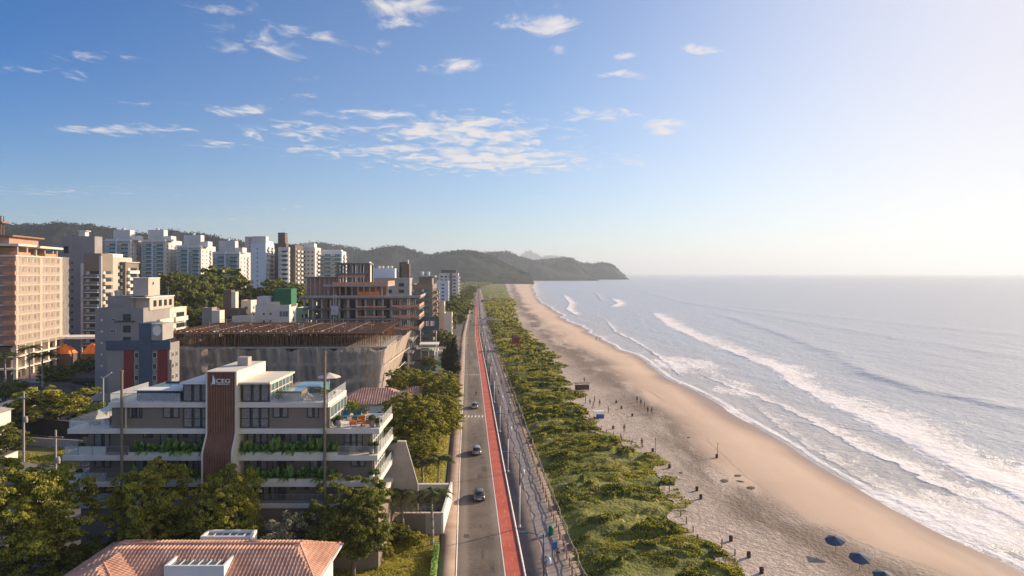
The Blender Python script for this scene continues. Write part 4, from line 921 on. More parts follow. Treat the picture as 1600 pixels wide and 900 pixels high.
# ================================================================= MAIN BUILDING (terraced apartment house)
T=thing('terraced_apartment_building','terraced grey apartment building with white slab edges and a rust slatted tower','building',(-30,80,0))
K=F/80.0
def X(px,y=0): return (px-800)*(80+y)/F+30
def Zp(py,y=0): return H-(py-HOR)*(80+y)/F
DEP=8.8
z_ = dict(A=(Zp(637),Zp(629)),B=(Zp(678),Zp(670)),C=(Zp(720),Zp(711.5)),D=(Zp(761),Zp(753)),E=(Zp(796),Zp(788.5)))
def slab(name,l,r,z0,z1,y0=0,y1=DEP): 
    o=bx(T,name,'stone_slab',X(l),y0,z0,X(r),y1,z1); md=o.modifiers.new('b','BEVEL'); md.width=.04; md.segments=2; return o
slab('floor_slab',169,324,*z_['A']); slab('floor_slab',372,513,*z_['A'])
slab('floor_slab',105,324,*z_['B']); slab('floor_slab',372,593,*z_['B'])
slab('floor_slab',97,323,*z_['C']); slab('floor_slab',369,590,*z_['C'],y1=10.5)
slab('floor_slab',97,323,*z_['D']); slab('floor_slab',369,590.5,*z_['D'],y1=10.5)
slab('floor_slab',99,590,*z_['E'],y0=.35,y1=11.5)
bx(T,'podium_wall','taupe_wall',X(122),.5,0,X(590),11.5,z_['E'][0]-.002)
bx(T,'podium_cap','cream_wall',X(122),.15,z_['E'][1]+.0,X(335),.34,z_['E'][1]+.12)
# storey walls (front plane set back), each storey a part
st=[('A','B',172,513,.35),('B','C',124,575,1.7),('C','D',126,578,1.7),('D','E',124,578,1.5)]
for a,b_,l,r,yb in st:
    bx(T,'storey_wall','taupe_wall',X(l),yb,z_[b_][1]+.001,X(r),DEP-.3,z_[a][0]-.001)
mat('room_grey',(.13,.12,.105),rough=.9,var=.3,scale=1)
def window(px0,px1,py0,py1,y,curt=2,mull=1,frame='frame_dark',room='room_grey',lit=False):
    """recess look: dark room panel, pleated curtains, clear pane, frame - each a sub-part of the window"""
    x0,x1=X(px0),X(px1); zt,zb=Zp(py0),Zp(py1); w=x1-x0; h=zt-zb; t=.07
    b=MB()
    for q in ((0,0,w,t),(0,h-t,w,h),(0,t,t,h-t),(w-t,t,w,h-t)): b.box(q[0],-.12,q[1],q[2],0,q[3])
    for i in range(mull): xm=w*(i+1)/(mull+1); b.box(xm-.035,-.115,t,xm+.035,-.003,h-t)
    if h>2.2: b.box(t,-.113,h*.45-.03,w-t,-.002,h*.45+.03)
    f=b.build('window',frame,T,loc=(x0,y-.001,zb))
    bx(f,'dim_room_panel',room,t,-.012,t,w-t,-.002,h-t)  # flat panel on the solid wall, room shade put into its colour
    if curt:
        segs=[(t,w*.30),(w*.42,w*.62),(w*.72,w-t)] if curt==3 else ([(t,w*.42),(w*.66,w-t)] if curt==2 else [(t,w*.30)])
        b=MB()
        for a,c in segs:
            n=max(3,int((c-a)/.09))
            for i in range(n): xa=a+(c-a)*i/n; b.box(xa,-.032-.02*(i%2),t,xa+(c-a)/n,-.013,h-t)
        b.build('curtain','curtain',f)
    bx(f,'pane','pane_glass',t,-.075,t,w-t,-.065,h-t); return f
yA=.35
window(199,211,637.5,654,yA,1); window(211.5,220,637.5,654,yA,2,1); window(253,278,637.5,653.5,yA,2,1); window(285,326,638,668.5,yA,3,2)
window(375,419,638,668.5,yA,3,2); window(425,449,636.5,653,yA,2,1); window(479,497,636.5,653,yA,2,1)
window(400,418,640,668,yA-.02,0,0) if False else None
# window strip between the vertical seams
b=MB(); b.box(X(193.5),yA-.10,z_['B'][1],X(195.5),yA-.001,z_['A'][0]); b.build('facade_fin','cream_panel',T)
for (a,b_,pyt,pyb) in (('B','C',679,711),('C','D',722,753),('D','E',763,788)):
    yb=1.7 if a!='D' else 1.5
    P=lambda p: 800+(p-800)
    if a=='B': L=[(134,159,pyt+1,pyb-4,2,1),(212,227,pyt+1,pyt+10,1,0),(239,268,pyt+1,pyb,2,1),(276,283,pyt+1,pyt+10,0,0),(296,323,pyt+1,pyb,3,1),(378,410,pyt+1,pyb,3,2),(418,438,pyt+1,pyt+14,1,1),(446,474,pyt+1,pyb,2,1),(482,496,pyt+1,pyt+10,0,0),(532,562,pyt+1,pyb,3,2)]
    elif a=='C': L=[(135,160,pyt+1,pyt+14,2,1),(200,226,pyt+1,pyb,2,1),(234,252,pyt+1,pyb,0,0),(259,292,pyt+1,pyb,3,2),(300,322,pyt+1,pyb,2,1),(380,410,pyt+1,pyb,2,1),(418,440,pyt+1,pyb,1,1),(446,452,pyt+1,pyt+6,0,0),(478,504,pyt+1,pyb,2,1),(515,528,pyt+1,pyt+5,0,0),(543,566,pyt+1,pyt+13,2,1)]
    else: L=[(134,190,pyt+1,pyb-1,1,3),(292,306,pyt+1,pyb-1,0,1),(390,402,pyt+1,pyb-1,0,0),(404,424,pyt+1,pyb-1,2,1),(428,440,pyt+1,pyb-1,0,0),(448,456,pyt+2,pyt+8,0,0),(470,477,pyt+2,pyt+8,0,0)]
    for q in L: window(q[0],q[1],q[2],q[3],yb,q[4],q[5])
# glazed right flank, each storey a curtain wall part
for (a,b_,px) in (('A','B',513),('B','C',576),('C','D',579)):
    x=X(px); zb,zt=z_[b_][1]+.01,z_[a][0]-.01; y0=.5 if a=='A' else 2.0
    f=thing('flank_glazing',None,None); f.parent=T; del_keys=[k for k in ('label','category') if k in f]
    for k in del_keys: del f[k]
    b=MB(); n=5; 
    for i in range(n+1): yy=y0+(DEP-.4-y0)*i/n; b.box(x+.003,yy-.05,zb,x+.12,yy+.05,zt)
    for zz in (zb,zb+(zt-zb)*.42,zt-.09): b.box(x+.002,y0,zz,x+.11,DEP-.4,zz+.09)
    b.build('frame','cream_panel',f); bx(f,'pane','teal_glass',x+.001,y0,zb,x+.03,DEP-.4,zt)
# slatted tower with cream frame that kicks forward
def tower():
    l,r=327,370; x0,x1=X(l),X(r); zt=Zp(580.5); yfun=lambda z: -1.15*(1-float(sstep(Zp(706),Zp(672),z)))-.35
    zs=[0,4,8]+list(np.linspace(9,17.5,26))+[19,zt]
    n=17; b=MB(); sw=(x1-x0)/n
    for i in range(n):
        for k in range(len(zs)-1):
            za,zb_=zs[k],zs[k+1]; ya,yb=yfun(za),yfun(zb_); xa=x0+i*sw+sw*.2; xb=x0+(i+1)*sw-sw*.2
            b.add([(xa,ya-.16,za),(xb,ya-.16,za),(xb,yb-.16,zb_),(xa,yb-.16,zb_),(xa,ya,za),(xb,ya,za),(xb,yb,zb_),(xa,yb,zb_)],[(0,1,2,3),(4,0,3,7),(1,5,6,2)])
    o=b.build('slat_cladding','rust_slat',T)
    b=MB()
    for k in range(len(zs)-1):
        za,zb_=zs[k],zs[k+1]; ya,yb=yfun(za),yfun(zb_)
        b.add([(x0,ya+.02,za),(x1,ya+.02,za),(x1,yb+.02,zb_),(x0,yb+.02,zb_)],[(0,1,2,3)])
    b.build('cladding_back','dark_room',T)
    for xa,xb in ((x0-.17,x0-.005),(x1+.005,x1+.22)):
        b=MB()
        for k in range(len(zs)-1):
            za,zb_=zs[k],zs[k+1]; ya,yb=yfun(za)-.22,yfun(zb_)-.22
            b.add([(xa,ya,za),(xb,ya,za),(xb,yb,zb_),(xa,yb,zb_),(xa,1.2,za),(xb,1.2,za),(xb,1.2,zb_),(xa,1.2,zb_)],[(0,1,2,3),(4,0,3,7),(1,5,6,2),(5,4,7,6)])
        b.build('tower_frame','cream_panel',T)
    bx(T,'tower_body','cream_panel',x0-.15,1.21,z_['E'][1]+.003,x1+.2,DEP,zt-.02); bx(T,'tower_roof','cream_panel',x0-.17,-.60,zt+.001,x1+.22,DEP,zt+.10)
    bx(T,'tower_head','cream_panel',x0-.155,.0,Zp(633),x1+.205,1.2,zt-.02)
    bx(T,'roof_vent','concrete',x0+1.6,4.2,zt+.101,x0+2.9,5.4,zt+1.15)
    # lettering and sail emblem standing on the slats
    yl=-.62
    cu=bpy.data.curves.new('t','FONT'); cu.body='CEG'; cu.size=1.0; cu.extrude=.02; cu.offset=.012
    to=bpy.data.objects.new('t',cu); sc.collection.objects.link(to); bpy.context.view_layer.update()
    me=bpy.data.meshes.new_from_object(to.evaluated_get(bpy.context.evaluated_depsgraph_get())); bpy.data.objects.remove(to)
    co=np.array([v.co[:] for v in me.vertices]); mn,mxx=co.min(0),co.max(0)
    Wd=X(363)-X(341.3); Hh=Zp(590.6)-Zp(597.2); 
    for v in me.vertices:
        x,y,z=v.co; v.co=(X(341.3)+(x-mn[0])/(mxx[0]-mn[0])*Wd,yl-z-.02,Zp(597.2)+(y-mn[1])/(mxx[1]-mn[1])*Hh)
    me.materials.clear(); me.materials.append(M['sign_white'])
    link(bpy.data.objects.new('sign_lettering',me),T)
    b=MB(); b.box(X(342),yl-.06,Zp(599.2),X(361.8),yl,Zp(598.2)); b.build('sign_underline','sign_white',T)
    s=[(336.3,584.5),(337.6,588),(340,591.2),(340,599),(336,599),(335,597.6),(333.6,601.2),(333,600.5),(335.4,595.5),(336,591)]
    b=MB(); b.prism_y([(X(a),Zp(c)) for a,c in s][::-1],yl-.06,yl); b.build('sail_emblem','sign_white',T)
tower()
# penthouses
zr=Zp(597.5); zf=z_['A'][1]+.002
for (l,r,rl,rr) in ((283,325,281,326.5),(376,419,373.5,422)):
    bx(T,'penthouse_wall','grey_wall' if l==283 else 'taupe_wall',X(l),.5,zf,X(r),DEP-.2,zr-.25); bx(T,'penthouse_roof','cream_panel' if l!=283 else 'white_trim',X(rl),-.05,zr-.22,X(rr),DEP+.3,zr)
    window(l+.5,r-.5,599.5,628,.5,3,2)
x=X(419)
b=MB()
for i in range(7): yy=.6+(DEP-1)*i/6; b.box(x+.003,yy-.06,zf,x+.13,yy+.06,zr-.25)
for zz in (zf,zf+1.1,zr-.35): b.box(x+.002,.6,zz,x+.12,DEP-.4,zz+.09)
f=b.build('side_glazing','cream_panel',T); bx(f,'pane','teal_glass',x+.001,.6,zf,x+.03,DEP-.4,zr-.26)
# roof pools
b=MB(); b.box(X(430),.8,zf,X(468),4.2,zf+1.15); b.box(X(430),4.201,zf,X(437),8.3,zf+1.1); b.build('pool_tub','taupe_wall',T); bx(T,'pool_water','pool_water',X(432),1.0,zf+1.151,X(466),4.0,zf+1.17); bx(T,'pool_water','pool_water',X(437)+.3,4.3,zf+.05,X(486),8.2,zf+1.16)
b=MB(); b.box(X(205),1.2,zf,X(280),1.4,zf+1.2); b.box(X(205),8.0,zf,X(280),8.2,zf+1.2); b.box(X(279),1.401,zf,X(280),7.99,zf+1.2); b.box(X(205),1.401,zf,X(206),7.99,zf+1.2); b.build('pool_tub','navy_wall',T); bx(T,'pool_water','teal_glass',X(206)+.05,1.41,zf+.1,X(279)-.05,7.98,zf+1.02)
bx(T,'pool_deck','white_trim',X(203),.9,zf+1.205,X(281),3.2,zf+1.30)
# glass balustrades
def rail(pts,z,h=1.05,name='balustrade',glass=True):
    b=MB()
    for p,q in zip(pts[:-1],pts[1:]):
        p=Vector(p);q=Vector(q); d=(q-p); L=d.length; d/=L; nn=Vector((-d.y,d.x))*.02
        def qd(u0,u1,z0,z1,mi,th=1):
            A=p+d*u0;B_=p+d*u1;m=nn*th; b.add([(A.x-m.x,A.y-m.y,z0),(B_.x-m.x,B_.y-m.y,z0),(B_.x+m.x,B_.y+m.y,z0),(A.x+m.x,A.y+m.y,z0),(A.x-m.x,A.y-m.y,z1),(B_.x-m.x,B_.y-m.y,z1),(B_.x+m.x,B_.y+m.y,z1),(A.x+m.x,A.y+m.y,z1)],[(3,2,1,0),(4,5,6,7),(0,1,5,4),(1,2,6,5),(2,3,7,6),(3,0,4,7)],mi)
        if glass: qd(.02,L-.02,z+.02,z+h-.05,0)
        else:
            for i in range(int(L/.14)): qd(.02+i*.14,.05+i*.14,z+.01,z+h-.05,1)
        qd(0,L,z+h-.045,z+h,1,1.4)
        k=max(1,int(L/1.6))
        for i in range(k+1): u=min(L-.05,L*i/k); qd(u,u+.04,z,z+h-.05,1,1.2)
    return b.build(name,['rail_glass','metal'],T)
A1=z_['A'][1];B1=z_['B'][1];C1=z_['C'][1];D1=z_['D'][1];E1=z_['E'][1]
rail([(X(171),DEP-.2),(X(171),.15),(X(281),.15)],A1+.001); rail([(X(421),.15),(X(512),.15),(X(512),DEP-.2)],A1+.001)
rail([(X(107),DEP-.2),(X(107),.15),(X(170),.15)],B1+.001); rail([(X(592),.3),(X(592),DEP-.2)],B1+.001)
rail([(X(99),DEP-.2),(X(99),.15),(X(165),.15)],C1+.001); rail([(X(165.5),.15),(X(200),.15)],C1+.001,glass=False); rail([(X(528),.15),(X(577),.15)],C1+.001,glass=False); rail([(X(589),2.2),(X(589),10.3)],C1+.001)
rail([(X(99),DEP-.2),(X(99),.15),(X(165),.15)],D1+.001); rail([(X(165.5),.15),(X(200),.15)],D1+.001,glass=False); rail([(X(589),2.2),(X(589),10.3)],D1+.001)
rail([(X(101),DEP-.2),(X(101),.5),(X(322),.5)],E1+.13); rail([(X(400),.5),(X(588),.5)],E1+.001,glass=False)
bx(T,'privacy_panel','cream_wall',X(122),.2,C1+.001,X(164.5),.28,C1+1.0); bx(T,'privacy_panel','taupe_wall',X(126),.2,D1+.001,X(164.5),.28,D1+.95)
# planter troughs
for zz in (C1,D1):
    bx(T,'planter_trough','stone_slab',X(200),.05,zz+.001,X(322),.75,zz+.35); bx(T,'planter_trough','stone_slab',X(371),.05,zz+.001,X(527),.75,zz+.35)
# ---- terrace furniture as things
def pot_plant(x,y,z,label,hp=.7,hr=.32,pr=.5,m='concrete_dark',lm='shrub_leaf',group='potted plants on the terraces'):
    t=thing('potted_plant',label,'potted plant',(x-30,80+y,z),0,group)
    MB().lathe([(hr*.6,0),(hr*.9,hp*.35),(hr,hp*.85),(hr*.8,hp)],(0,0,0),14).build('pot',m,t,smooth=True)
    n=420; P=RNG.normal(size=(n,3)); P/=np.linalg.norm(P,axis=1)[:,None]; P*=pr*RNG.uniform(.5,1,n)[:,None]; P[:,2]=P[:,2]*.8+hp+pr*.45
    V,Q=leaf_quads(P,.16,.4); link(bpy.data.objects.new('foliage',np_mesh('foliage',V,Q,[M[lm]])),t); return t
leafmat('shrub_leaf',(.035,.065,.016),(.13,.17,.045),.3); leafmat('broad_leaf',(.07,.17,.03),(.38,.55,.17),.4)
W30=lambda px,y:X(px,y)-0
pp=[(214,.55,A1,'small palm in a pot','x')]
pot_plant(X(116),.9,D1,'white pot with a dark bush on the left end of the second balcony level',.75,.36,.45,'white_trim')
pot_plant(X(120),.9,C1,'cream pot with an olive bush on the left end of the third balcony level',.75,.36,.4,'cream_wall')
pot_plant(X(118),.95,E1+.1,'dark round bush in a pot on the left end of the lowest terrace',.6,.36,.55,'concrete_dark')
pot_plant(X(577.5),.7,C1,'left of the two grey pots with bushes at the right corner of the third level',.95,.3,.38,'grey_wall')
pot_plant(X(585),.9,C1,'right of the two grey pots with bushes at the right corner of the third level',.95,.3,.38,'grey_wall')
pot_plant(X(579),.7,D1,'white pot with a bush at the right corner of the second balcony level',.7,.32,.4,'white_trim')
pot_plant(X(584),1.4,D1,'leafy bush in a pot behind the white one at the right corner',.5,.32,.5,'concrete')
pot_plant(X(526),.9,B1,'grey pot with a spiky bush beside the glazed flank on the furnished terrace',.9,.34,.42,'concrete')
pot_plant(X(519),1.5,B1,'low olive bush in a pot close to the glazed flank',.5,.3,.42,'taupe_wall')
pot_plant(X(579),.9,B1,'tall grey pot with a bush beside the orange armchairs',.9,.33,.5,'grey_wall')
pot_plant(X(588),1.1,B1,'round sage bush in a pot at the far right of the furnished terrace',.5,.33,.5,'concrete')
pot_plant(X(436),.6,A1,'feathery grey bush in front of the right rooftop pool',.4,.3,.75,'taupe_wall')
pot_plant(X(499),1.6,A1,'large soft bush on the right roof terrace near the glass rail',.5,.4,.75,'concrete')
pot_plant(X(507),3.0,A1,'small bush beside the roof rail at the right corner',.4,.3,.5,'concrete')
pot_plant(X(271),1.0,A1,'small spiky plant beside the left penthouse',.5,.3,.5,'concrete')
pot_plant(X(137,6),6.5,B1,'tall leafy plant at the back of the left terrace',.6,.35,.9,'taupe_wall')
pot_plant(X(150,7),7.5,B1,'dense shrub behind the armchairs of the left terrace',.6,.4,1.0,'taupe_wall')
pot_plant(X(160,7),7.5,B1,'dark shrub next to the wall of the left terrace',.6,.4,1.0,'taupe_wall')
pot_plant(X(556,7.5),7.6,B1,'grassy shrub behind the blue loungers',.5,.4,.8,'taupe_wall')
pot_plant(X(543,7.5),7.6,B1,'pale bushy shrub at the back left of the furnished terrace',.5,.4,.8,'taupe_wall')
pot_plant(X(570,7.8),7.9,B1,'shrub behind the round hot tub',.5,.4,.7,'taupe_wall')
pot_plant(X(600,8),9.3,C1,'low green planter bush on the third level outside edge',.4,.4,.8,'cream_wall')
pot_plant(X(604,9),9.6,D1,'planter bush on the second level outside edge',.4,.4,.8,'cream_wall')
# broad-leaved planter plants: four rows, each plant a thing
def broad_mesh(seed):
    rg=np.random.default_rng(seed); V=[];Q=[]
    for i in range(30):
        a=rg.uniform(0,2*math.pi) if i%3 else rg.uniform(-2.4,-.7); el=rg.uniform(.1,1.35); L=rg.uniform(.5,1.15); wd=rg.uniform(.13,.24)
        d=np.array([math.cos(a)*math.cos(el),math.sin(a)*math.cos(el),math.sin(el)]); s_=np.array([-math.sin(a),math.cos(a),0])
        pts=[];n=6
        for k in range(n+1):
            u=k/n; p=d*L*u; p=p+np.array([0,0,-.5*L*(u**2)*math.cos(el)*.8]); ww=wd*math.sin(math.pi*min(1,.08+u*.92))**.7*(1 if u<1 else 0.05); pts.append((p-s_*ww,p+np.array([0,0,-.02]),p+s_*ww))
        b0=len(V)
        for tpl in pts: V+=list(tpl)
        for k in range(n):
            for j in range(2): Q.append((b0+k*3+j,b0+k*3+j+1,b0+(k+1)*3+j+1,b0+(k+1)*3+j))
    return np_mesh('leaves',np.array(V),np.array(Q),[M['broad_leaf']],True)
BM=[broad_mesh(i) for i in range(5)]
ordn=['first','second','third','fourth','fifth','sixth','seventh','eighth','ninth','tenth','eleventh','twelfth','thirteenth','fourteenth','fifteenth','sixteenth','seventeenth','eighteenth','nineteenth','twentieth']
def prow(p0,p1,n,z,where):
    for i in range(n):
        px=p0+(p1-p0)*(i+.5)/n+RNG.uniform(-1.5,1.5)
        t=thing('broad_leaf_plant','%s broad-leaved plant from the left in the %s planter'%(ordn[i],where),'plant',(X(px)-30,80.35+RNG.uniform(-.1,.2),z+.3),RNG.uniform(0,6),'broad-leaved plants in the balcony planters')
        q_=RNG.uniform(.9,1.25); inst('leaves',BM[i%5],t,(0,0,.15),0,(q_,q_,q_*1.45)); MB().tube((0,0,0),(0,0,.5),.05,.03,6).build('stem','tan_wood',t)
prow(203,320,11,C1,'upper left'); prow(374,525,14,C1,'upper right'); prow(203,320,9,D1,'lower left'); prow(384,523,13,D1,'lower right')
# furniture
def armchair(x,y,z,rz,label,m,group):
    t=thing('armchair',label,'armchair',(x-30,80+y,z),rz,group)
    b=MB(); 
    for a in (-.32,.32):
        for c in (-.3,.3): b.box(a-.03,c-.03,0,a+.03,c+.03,.28)
    b.build('legs_frame','tan_wood',t)
    o=bx(t,'seat',m,-.4,-.38,.281,.4,.38,.46); o2=bx(t,'backrest',m,-.4,.30,.461,.4,.44,.86); bx(t,'armrest',m,-.46,-.36,.281,-.401,.3,.64); bx(t,'armrest',m,.401,-.36,.281,.46,.3,.64)
    return t
ga='orange armchairs on the furnished terrace'
armchair(X(548),1.3,B1,math.pi/2+.2,'left of the three orange armchairs on the furnished terrace','orange_cushion',ga)
armchair(X(556),3.0,B1,.1,'middle orange armchair, set further back than the other two','orange_cushion',ga)
armchair(X(570.5),1.6,B1,-math.pi/2-.2,'right of the three orange armchairs, beside the tall grey pot','orange_cushion',ga)
gb='brown armchairs on the left terrace'
armchair(X(146),4.5,B1,.3,'brown armchair at the back of the left terrace','tan_wood',gb); armchair(X(152),2.5,B1,-.4,'brown armchair close to the rail of the left terrace','tan_wood',gb)
t=thing('coffee_table','low round wooden table between the orange armchairs','table',(X(560)-30,81.6,B1)); MB().lathe([(.45,.30),(.46,.34),(.44,.36)],(0,0,0),18).build('table_top','tan_wood',t); MB().lathe([(.2,0),(.08,.05),(.08,.3)],(0,0,0),10).build('table_base','tan_wood',t)
t=thing('coffee_table','low brown table on the left terrace near its glass rail','table',(X(131)-30,82.2,B1)); bx(t,'table_top','tan_wood',-.7,-.4,.34,.7,.4,.40); bx(t,'table_base','tan_wood',-.5,-.3,0,.5,.3,.339)
def lounger(x,y,z,rz,label,m,group):
    t=thing('sun_lounger',label,'sun lounger',(x-30,80+y,z),rz,group); b=MB(); b.box(-.35,-1.0,.2,.35,1.0,.26)
    for a in(-.3,.3):
        for c in(-.9,.9): b.box(a-.03,c-.03,0,a+.03,c+.03,.2)
    b.build('frame','tan_wood',t); bx(t,'cushion',m,-.34,-.98,.261,.34,.35,.40)
    b=MB(); b.add([(-.34,.36,.27),(.34,.36,.27),(.34,1.0,.72),(-.34,1.0,.72),(-.34,.30,.40),(.34,.30,.40),(.34,.94,.86),(-.34,.94,.86)],[(3,2,1,0),(4,5,6,7),(0,1,5,4),(1,2,6,5),(2,3,7,6),(3,0,4,7)]); b.build('backrest',m,t); return t
gl='blue sun loungers on the furnished terrace'
lounger(X(538,5),5.6,B1,.1,'left of the two dark blue loungers on the furnished terrace','blue_cushion',gl); lounger(X(556,5),5.8,B1,-.1,'right of the two dark blue loungers, beside the round hot tub','blue_cushion',gl)
lounger(X(487,5),6.2,A1,1.2,'tan lounger beside the right rooftop pool','tan_wood','tan loungers on the roof terrace'); lounger(X(508,5),6.4,A1,1.2,'tan lounger under the cream roof parasol','tan_wood','tan loungers on the roof terrace')
lounger(X(486),1.6,A1,1.5,'dark lounger by the front rail of the right roof terrace','taupe_wall','tan loungers on the roof terrace')
t=thing('hot_tub','round hot tub in a wooden deck at the right end of the furnished terrace','hot tub',(X(582,4)-30,84.8,B1)); bx(t,'deck','tan_wood',-1.7,-1.7,0,1.5,1.7,.42); MB().lathe([(1.15,.422),(1.25,.50),(1.1,.56),(1.05,.5)],(0,0,0),28).build('rim','stone_slab',t); MB().lathe([(1.04,.45),(1.04,.52)],(0,0,0),28).build('water','pool_water',t)
def parasol(x,y,z,label,r,m,h=2.3,grp=None):
    t=thing('parasol',label,'parasol',(x,y,z),0,grp); MB().tube((0,0,0),(0,0,h+.1),.03,n=8).build('pole','metal',t)
    b=MB(); n=8; V=[(0,0,h+.05)]+[(r*math.cos(2*math.pi*i/n),r*math.sin(2*math.pi*i/n),h-.5) for i in range(n)]+[(0,0,h)]+[(r*.98*math.cos(2*math.pi*i/n),r*.98*math.sin(2*math.pi*i/n),h-.56) for i in range(n)]
    fs=[(0,1+i,1+(i+1)%n) for i in range(n)]+[(n+1,n+2+(i+1)%n,n+2+i) for i in range(n)]+[(1+i,n+2+i,n+2+(i+1)%n,1+(i+1)%n) for i in range(n)]
    b.add(V,fs); b.build('canopy',m,t); return t
parasol(X(511,5)-30,86,A1,'cream parasol on the roof terrace of the main building',1.5,'cream_wall',2.6)
parasol(X(168,3)-30,83.5,B1,'white parasol on the left terrace beside the wall',1.1,'white_trim',2.1)
t=thing('patio_table','small dark table with a centre pole on the right roof terrace','table',(X(486.5)-30,83.5,A1)); MB().tube((0,0,0),(0,0,1.0),.16,.1,10).build('table_base','frame_dark',t); MB().lathe([(.7,1.0),(.7,1.06)],(0,0,0),16).build('table_top','frame_dark',t)
# ---- tall mast-like columns standing before / on the building
for (px,pt,pb,lab) in ((192.5,578,712,'left tall bronze mast in front of the main building'),(508.5,548,694,'right tall bronze mast in front of the main building')):
    t=thing('mast',lab,'mast',(X(px)-30,79.7,0),0,'bronze masts in front of the main building'); b=MB(); b.tube((0,0,0),(0,0,Zp(pt)-.25),.19,.15,10); b.build('pole','cream_panel' if False else 'bronze',t) if 'bronze' in M else b.build('pole',mat('bronze',(.21,.165,.12),rough=.6,var=.12,scale=1),t)
    MB().tube((0,0,Zp(pt)-.249),(0,0,Zp(pt)),.19,.19,10).build('cap','bronze',t)
t=thing('mast','third short mast rising behind the left roof pool','mast',(wx(267,96),96,0)); MB().tube((0,0,0),(0,0,hz(562,96)),.2,.16,10).build('pole','bronze',t)
# ---- rear ramp wall, walled yard
t=thing('ramp_wall','tall sloping grey end wall behind the right balconies','wall',(0,90.6,0))
b=MB(); D9=90.6; g=lambda px,py:(wx(px,D9),hz(py,D9)); poly=[g(600,800),g(600,700),g(622,691),g(634,691),g(653,757),g(653,800)]
b.prism_y(poly,0,.4); b.build('panel','concrete',t); bx(t,'coping','cream_wall',*(g(621,691)[0],-.05,g(621,691)[1]+.01),*(g(634,691)[0],.45,g(634,691)[1]+.15))
t=thing('yard_wall','cream-capped grey walled yard with a carport beam at the right of the main building','wall',(0,0,0))
D1_=91.5; xr=wx(693,D1_); xl_=wx(594,D1_); zt=hz(801,D1_); zl=hz(789,87)
b=MB(); b.box(wx(626,D1_),D1_,0,xr-.3,D1_+.25,zt-.15); b.prism([(wx(590,88.5),88.6),(wx(590,88.5),88.9),(wx(626,D1_),D1_+.25),(wx(626,D1_),D1_)],0,[4.4,4.4,zt-.15,zt-.15]); b.build('front_panel','taupe_wall',t)
bx(t,'front_panel_light','concrete',wx(665,D1_),D1_-.03,0,xr-.31,D1_-.002,zt-.16)
bx(t,'side_wall','white_render',xr-.3,D1_-.02,0,xr,105,zt); bx(t,'coping','cream_wall',wx(626,D1_),D1_-.05,zt-.148,xr-.31,D1_+.3,zt)
bx(t,'back_beam','cream_wall',wx(637,104),104,hz(768,104),xr-.31,104.8,hz(757,104)); bx(t,'back_wall','taupe_wall',wx(637,104),104.81,0,xr-.31,105,hz(768,104))
bx(t,'corner_post','cream_wall',wx(637,104)-.5,103.9,0,wx(637,104)-.002,105,hz(757,104)); bx(t,'yard_paving','promenade',wx(600,92),D1_+.3,.01,xr-.31,103.9,.06)
# boundary strips
tag(bx(None,'lawn_ground','lawn_soil' if 'lawn_soil' in M else mat('lawn_soil',(.10,.09,.025),col2=(.17,.15,.04),scale=.5),-26,62,.0,-7.6,91.4,.02),kind='structure') if False else None
mat('lawn_soil',(.20,.19,.035),col2=(.32,.29,.06),scale=.7,detail=7,bump=.08,bscale=2.5)
b=MB(); b.prism([(-17.3,60),(xl1(60)-2.35,60),(xl1(91)-2.35,91.4),(-22,91.4)],.0,.03); tag(b.build('lawn','lawn_soil'),kind='structure')
b=MB(); b.prism([(-19.5,106),(xl1(106)-2.3,106),(xl1(190)-2.3,190),(-34,190)],.0,.03); tag(b.build('verge','lawn_soil'),kind='structure')
# ================================================================= VEGETATION
leafmat('leaf_ficus',(.10,.125,.015),(.50,.47,.08),.35)
leafmat('leaf_dark',(.06,.085,.016),(.27,.28,.055),.3)
leafmat('leaf_flower',(.07,.09,.025),(.55,.50,.36),.3)
leafmat('leaf_olive',(.20,.20,.03),(.52,.48,.09),.4)
leafmat('palm_leaf',(.05,.07,.018),(.19,.20,.06),.35)
leafmat('pine_leaf',(.020,.032,.012),(.07,.08,.028),.2)
mat('bark',(.10,.072,.052),rough=.95,col2=(.19,.15,.115),scale=2,detail=6)
mat('palm_bark',(.26,.22,.18),rough=.9,col2=(.36,.31,.26),scale=3)
def clumps(rg,n,R,Hc,z0,flat=.75,shape='round'):
    P=[]
    while len(P)<n:
        p=rg.uniform(-1,1,3); r=np.linalg.norm(p)
        if r>1 or r<.35: continue
        if p[2]<-.75: continue
        if rg.random()>(.35+.65*r): continue
        P.append(p)
    P=np.array(P); wob=1+.28*(vnoise(np.arctan2(P[:,1],P[:,0])*1.6+5,P[:,2]*1.8,int(rg.integers(1000)))-.5)*2
    C=P*wob[:,None]; C[:,0]*=R; C[:,1]*=R; C[:,2]=C[:,2]*Hc*.5+z0+Hc*.5; return C
def crown_mesh(seed,R,Hc,z0,nclump,per,leaf,cr,m,sub=5):
    rg=np.random.default_rng(seed); C=clumps(rg,nclump,R,Hc,z0); Ps=[]
    for c in C:
        r=cr*rg.uniform(.65,1.3); 
        for k in range(sub):   # puffs inside the clump
            o=rg.normal(size=3)*r*.5; o[2]*=.55; rr=r*rg.uniform(.35,.6)
            p=rg.normal(size=(per//sub,3)); p/=np.linalg.norm(p,axis=1)[:,None]; p[:,2]=np.abs(p[:,2])*.9-.15*rg.random(len(p)); p*=rr*(.75+.3*rg.random(len(p)))[:,None]; p[:,2]*=.75
            Ps.append(c+o+p)
    P=np.concatenate(Ps); V,Q=leaf_quads(P,leaf*rg.uniform(.6,1.35,len(P)),.55,rg,.7)
    return np_mesh('crown',V,Q,[M[m]]),C
